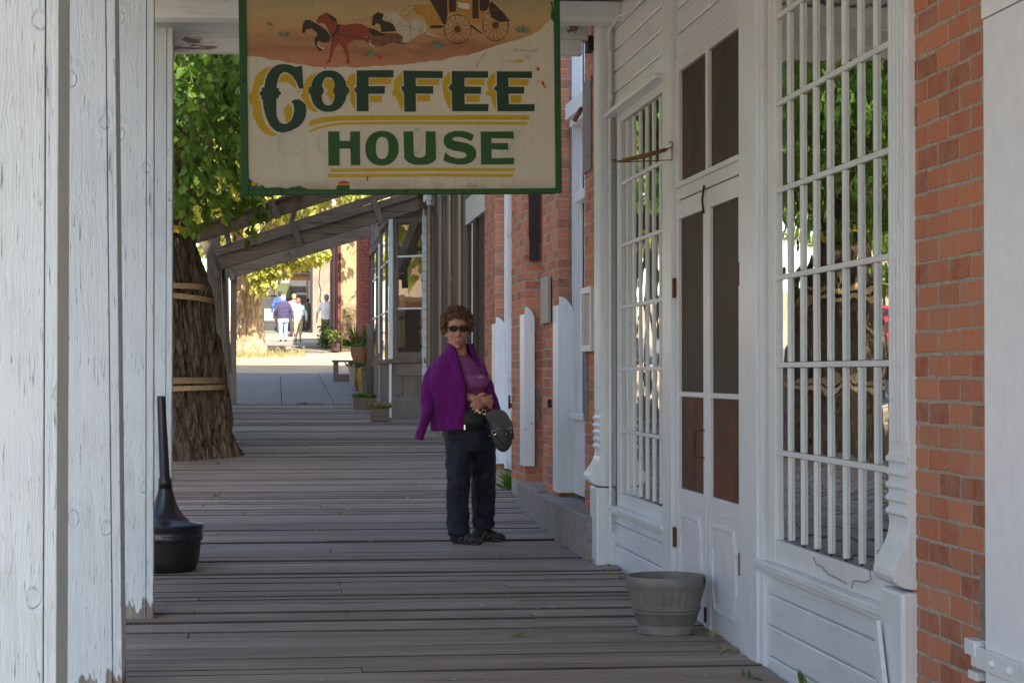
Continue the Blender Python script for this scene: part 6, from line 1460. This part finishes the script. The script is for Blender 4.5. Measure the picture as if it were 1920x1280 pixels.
for j in range(NV+1):
    for i in range(NU+1): S.v.append(tuple(jshape(i/NU, j/NV)))
for j in range(NV):
    for i in range(NU): a = j*(NU+1)+i; S.f.append((a, a+1, a+NU+2, a+NU+1))
jk = S.build('fleece_jacket', M['jacket'], WO, smooth=True, world=False, fix=False)
so = jk.modifiers.new('t', 'SOLIDIFY'); so.thickness = .012; so.offset = 0
# left shoulder cap and hanging sleeve
S = MB()
S.tube([w(834, 690, .03), w(817, 700, .03), w(807, 716, .02), w(805, 742, .0), w(801, 768, -.02), w(796, 790, -.03), w(791, 806, -.03), (w(788, 815, -.03))], [.045, .060, .060, .055, .046, .036, .027, .026], 20)
S.rings([(w(785, 0).x, -.03, w(0, 826).z, .040, .045), (w(787, 0).x, -.03, w(0, 818).z, .030, .034), (w(790, 0).x, -.03, w(0, 808).z, .027, .03)], 18)
sl = S.melt('sleeve', M['jacket'], jk, .008, 4, world=False, disp=folds(.016, 13, 9, 4))
S = MB(); pts = [jshape(0, v/20)+Vector((.004, -.008, 0)) for v in range(1, 21)]; S.tube(pts, .0045, 6); S.build('zip', M['jacket_in'], jk, world=False)
S = MB(); e_ = jshape(0, 1); S.box(e_.x-.004, e_.x+.006, e_.y-.016, e_.y-.008, e_.z-.005, e_.z+.028); S.build('zip_pull', M['silver'], jk, world=False)
# inner collar
S = MB(); 
for i in range(41):
    u = i/40; a = jshape(u, 0); b = jshape(u, .12); m_ = Vector(((864-900)/KW, .02, 0)); 
    for q_ in (a, b): v = Vector((q_.x-m_.x, q_.y-m_.y, 0))*.93; S.v.append((m_.x+v.x, m_.y+v.y, q_.z+.001))
for i in range(40): S.f.append((2*i, 2*i+2, 2*i+3, 2*i+1))
S.build('collar_lining', M['jacket_in'], jk, world=False, fix=False, smooth=True)
# belt pouch
S = MB(); S.rings([(w(888, 0).x, -.12, w(0, 805).z, .06, .03), (w(886, 0).x, -.13, w(0, 795).z, .085, .04), (w(885, 0).x, -.125, w(0, 778).z, .095, .04), (w(885, 0).x, -.115, w(0, 767).z, .09, .03)], 20)
S.melt('belt_pouch', plain('black_pouch', (.012, .011, .012, 1), .7), WO, .008, 3, world=False)
S = MB(); S.bar(w(893, 766, -.175), w(923, 771, -.12), .03, .028); S.build('pouch_strap', M['tan'], WO, bevel=.006, world=False)
S = MB(); S.tube([w(894, 775, -.178), w(894, 775, -.185)], .010, 14); S.build('brass_stud', plain('brass', (.4, .25, .08, 1), .35, .8), WO, world=False)
S = MB(); S.tube([w(889, 772, -.212)+Vector((.0065*math.cos(t*.7), 0, .0065*math.sin(t*.7))) for t in range(10)], .0015, 5); S.build('ring', M['silver'], WO, world=False)
# handbag (held against her side)
BG = thing('handbag', W0+w(928, 812, -.12), 'dark grey leather handbag with silver rings, hanging at the hip under folded arms', 'handbag')
o_ = W0
def bw_(px, py, dy): return tuple(w(px, py, dy)+W0)
S = MB(); out = smooth([(903, 778), (918, 771), (938, 772), (950, 790), (957, 815), (957, 838), (948, 852), (938, 856), (927, 850), (918, 832), (909, 803)], 2)
n = len(out)
for (sc, dy) in ((.82, -.192), (.95, -.186), (1.0, -.168), (1.0, -.12), (.94, -.10), (.8, -.09)):
    for (a_, b_) in out: S.v.append(bw_(932+(a_-932)*sc*.92, 810+(b_-813)*sc*.92, dy))
for L_ in range(5):
    for i in range(n): j = (i+1) % n; S.f.append((L_*n+i, L_*n+j, (L_+1)*n+j, (L_+1)*n+i))
S.f.append(tuple(range(n-1, -1, -1))); S.f.append(tuple(range(5*n, 6*n)))
S.build('pouch', M['bag'], BG, smooth=True)
S = MB(); out = smooth([(903, 777), (920, 769), (940, 771), (953, 792), (957, 806), (948, 812), (938, 800), (925, 793), (908, 795)], 2); n = len(out)
for dy in (-.2, -.193):
    for (a_, b_) in out: S.v.append(bw_(a_, b_, dy))
S.f.append(tuple(range(n-1, -1, -1))); S.f.append(tuple(range(n, 2*n)))
for i in range(n): j = (i+1) % n; S.f.append((i, j, n+j, n+i))
S.build('flap', plain('grey_leather_flap', (.04, .038, .041, 1), .45, nz=.25, nscale=50, bump=.3), BG)
def ring(px, py, dy, rr): 
    c_ = Vector(bw_(px, py, dy)); return [c_+Vector((rr*math.cos(t*.63), -.004*math.sin(t*.6), rr*math.sin(t*.63))) for t in range(11)]
S = MB(); S.tube(ring(901, 775, -.212, .014), .003, 6); S.tube(ring(920, 812, -.212, .015), .003, 6); S.tube(ring(950, 806, -.2, .012), .003, 6); S.tube([Vector(bw_(897, 765, -.2)), Vector(bw_(900, 772, -.205))], .002, 6)
for q_ in ((908, 790), (927, 805), (912, 818), (943, 815), (952, 812)): S.ball(bw_(q_[0], q_[1], -.2), .004, 8, 6)
S.build('ring', M['silver'], BG)
S = MB(); S.tube([Vector(bw_(902, 778, -.2)), Vector(bw_(912, 800, -.205)), Vector(bw_(926, 822, -.2)), Vector(bw_(940, 838, -.19))], .007, 6, sq=.5); S.tube([Vector(bw_(946, 783, -.16)), Vector(bw_(956, 806, -.16)), Vector(bw_(957, 825, -.16))], .006, 6); S.build('strap', M['bag'], BG)

# far figures
def figure(px, pyh, pyf, Y, label, top, bottom, hair, skin=None, stride=.12, bulk=1.0, lean=0, arms=.06, shorts=False, armcol=None, front=False, hid=None, sleeves=True):
    f0 = at(px, pyf, Y); Hh = (pyf-pyh)/FPX*Y; g = f0.z
    T = thing('person', f0, label, 'person', hid); s = Hh/1.7; X = lambda x, y, z: (x*s, y*s, z*s)
    sk = skin or M['skin']; b = MB()
    b.ball(X(0, 0, 1.60), (.078*s, .09*s, .105*s), 14, 10); b.cap(X(0, 0, 1.52), X(0, .01, 1.42), .05*s, .055*s)
    b.rings([X(0, 0, .86)+(.155*s*bulk, .11*s), X(0, 0, 1.05)+(.15*s*bulk, .11*s), X(0, 0, 1.25)+(.175*s*bulk, .12*s), X(0, 0, 1.40)+(.165*s*bulk, .09*s), X(0, 0, 1.45)+(.07*s, .06*s)], 16)
    ar = []
    for q in (-1, 1):
        e = (q*(.25+arms)*s, q*.05*s, 1.1*s); h = (q*(.27+arms)*s, -q*.06*s, .84*s)
        b.cap(X(q*.18, 0, 1.38), e, .047*s, .038*s); b.cap(e, h, .037*s, .026*s); b.ball((h[0], h[1], h[2]-.05*s), (.022*s, .03*s, .05*s), 8, 6)
        for k_ in range(4): b.cap((h[0]-.012*s, h[1]+(k_-1.5)*.014*s, h[2]-.08*s), (h[0]-.014*s, h[1]+(k_-1.5)*.014*s, h[2]-.125*s), .008*s, .006*s, 6)
        b.cap((h[0]-.01*s, h[1]+.03*s, h[2]-.04*s), (h[0]-.03*s, h[1]+.035*s, h[2]-.085*s), .009*s, .007*s, 6)
        k = X(q*.09, q*stride*.5, .48); a = X(q*.09, q*stride, .08); b.cap(X(q*.085, 0, .86), k, .085*s, .055*s); b.cap(k, a, .054*s, .036*s); b.cap((a[0], a[1]+.03*s, .04*s), (a[0], a[1]+(-.1 if front else .14)*s, .035*s), .04*s, .035*s)
    b.ball(X(0, -.085 if front else .09, 1.585), (.014*s, .02*s, .022*s), 6, 6)
    b.melt('body', sk, T, .014*s*1.2, 2, world=False)
    t = MB()
    t.rings([X(0, 0, .84)+(.175*s*bulk, .13*s), X(0, 0, 1.05)+(.175*s*bulk, .135*s), X(0, 0, 1.25)+(.195*s*bulk, .14*s), X(0, 0, 1.41)+(.18*s*bulk, .105*s), X(0, 0, 1.47)+(.08*s, .07*s)], 18)
    for q in (-1, 1):
        e = (q*(.25+arms)*s, q*.05*s, 1.1*s); h = (q*(.27+arms)*s, -q*.06*s, .87*s); t.cap(X(q*.18, 0, 1.37), e, .065*s, .056*s)
        if sleeves: t.cap(e, h, .054*s, .042*s)
    t.melt('top', top, T, .018*s, 2, world=False, disp=folds(.012, 14, 9, px))
    l = MB(); l.rings([X(0, 0, .70)+(.17*s*bulk, .125*s), X(0, 0, .92)+(.165*s*bulk, .125*s)], 18)
    for q in (-1, 1):
        k = X(q*.092, q*stride*.5, .48); a = X(q*.092, q*stride, .09); l.cap(X(q*.09, 0, .84), k, .105*s, .08*s)
        if not shorts: l.cap(k, a, .078*s, .062*s)
        else: l.cap(k, X(q*.092, q*stride*.7, .32), .07*s, .06*s)
    l.melt('trousers', bottom, T, .018*s, 2, world=False, disp=folds(.012, 14, 9, px+3))
    hh = MB(); hh.ball(X(0, -.01 if not front else .015, 1.635), (.092*s, .1*s, .09*s), 14, 10)
    if not front: hh.ball(X(0, -.03, 1.58), (.085*s, .08*s, .09*s), 12, 8)
    hh.melt('hair', hair, T, .016*s, 1, world=False, disp=folds(.014, 30, 30))
    sh = MB(); 
    for q in (-1, 1): a = X(q*.09, q*stride, .04); sh.ball((a[0], a[1]+(.05 if not front else -.04)*s, .04*s), (.05*s, .13*s, .045*s), 10, 8)
    sh.build('shoe', M['blackp'], T, world=False, smooth=True)
    return T
navy = cloth('navy_sweater', (.05, .045, .10, 1)); jean = cloth('light_blue_jeans', (.27, .36, .46, 1)); mint = cloth('pale_mint_top', (.42, .56, .55, 1)); khaki = cloth('khaki_trousers', (.45, .37, .23, 1)); whitec = cloth('white_cotton', (.75, .74, .72, 1))
grey_h = plain('white_hair', (.6, .58, .55, 1), .8, nz=.2); red_h = plain('auburn_hair', (.32, .12, .05, 1), .7, nz=.3); dark_h = plain('dark_hair', (.03, .02, .02, 1), .7)
figure(531, 554, 640, 76, 'person with white hair in a navy sweater and light jeans, walking away', navy, jean, grey_h, bulk=1.28, arms=.07, hid='people strolling far up the street')
figure(559, 560, 640, 76.3, 'person with auburn hair in a pale mint top and khaki cropped trousers, walking away', mint, khaki, red_h, shorts=True, bulk=.98, hid='people strolling far up the street')
figure(525, 547, 625, 90, 'person in a bright blue shirt partly hidden behind the walker in navy', cloth('bright_blue', (.05, .1, .5, 1)), dark_h, dark_h, hid='people strolling far up the street', bulk=.9)
figure(551, 552, 632, 84, 'person in a dusty pink top walking just ahead of the couple', cloth('dusty_pink', (.5, .2, .25, 1)), cloth('dark_slacks', (.05, .04, .05, 1)), plain('light_brown_hair', (.4, .24, .12, 1), .7), hid='people strolling far up the street', bulk=.9)
figure(577, 560, 618, 95, 'person in olive clothes standing by the pale blue door', cloth('olive_shirt', (.12, .11, .07, 1)), cloth('olive_trousers', (.11, .10, .07, 1)), dark_h, bulk=1.0, hid='people strolling far up the street')
ps = figure(612, 553, 645, 74, 'person in a white tee and grey cap standing half hidden at the dark red corner', whitec, cloth('olive_shorts', (.2, .18, .12, 1)), plain('grey_cap', (.2, .21, .24, 1), .8), front=False, sleeves=False, hid='people strolling far up the street')
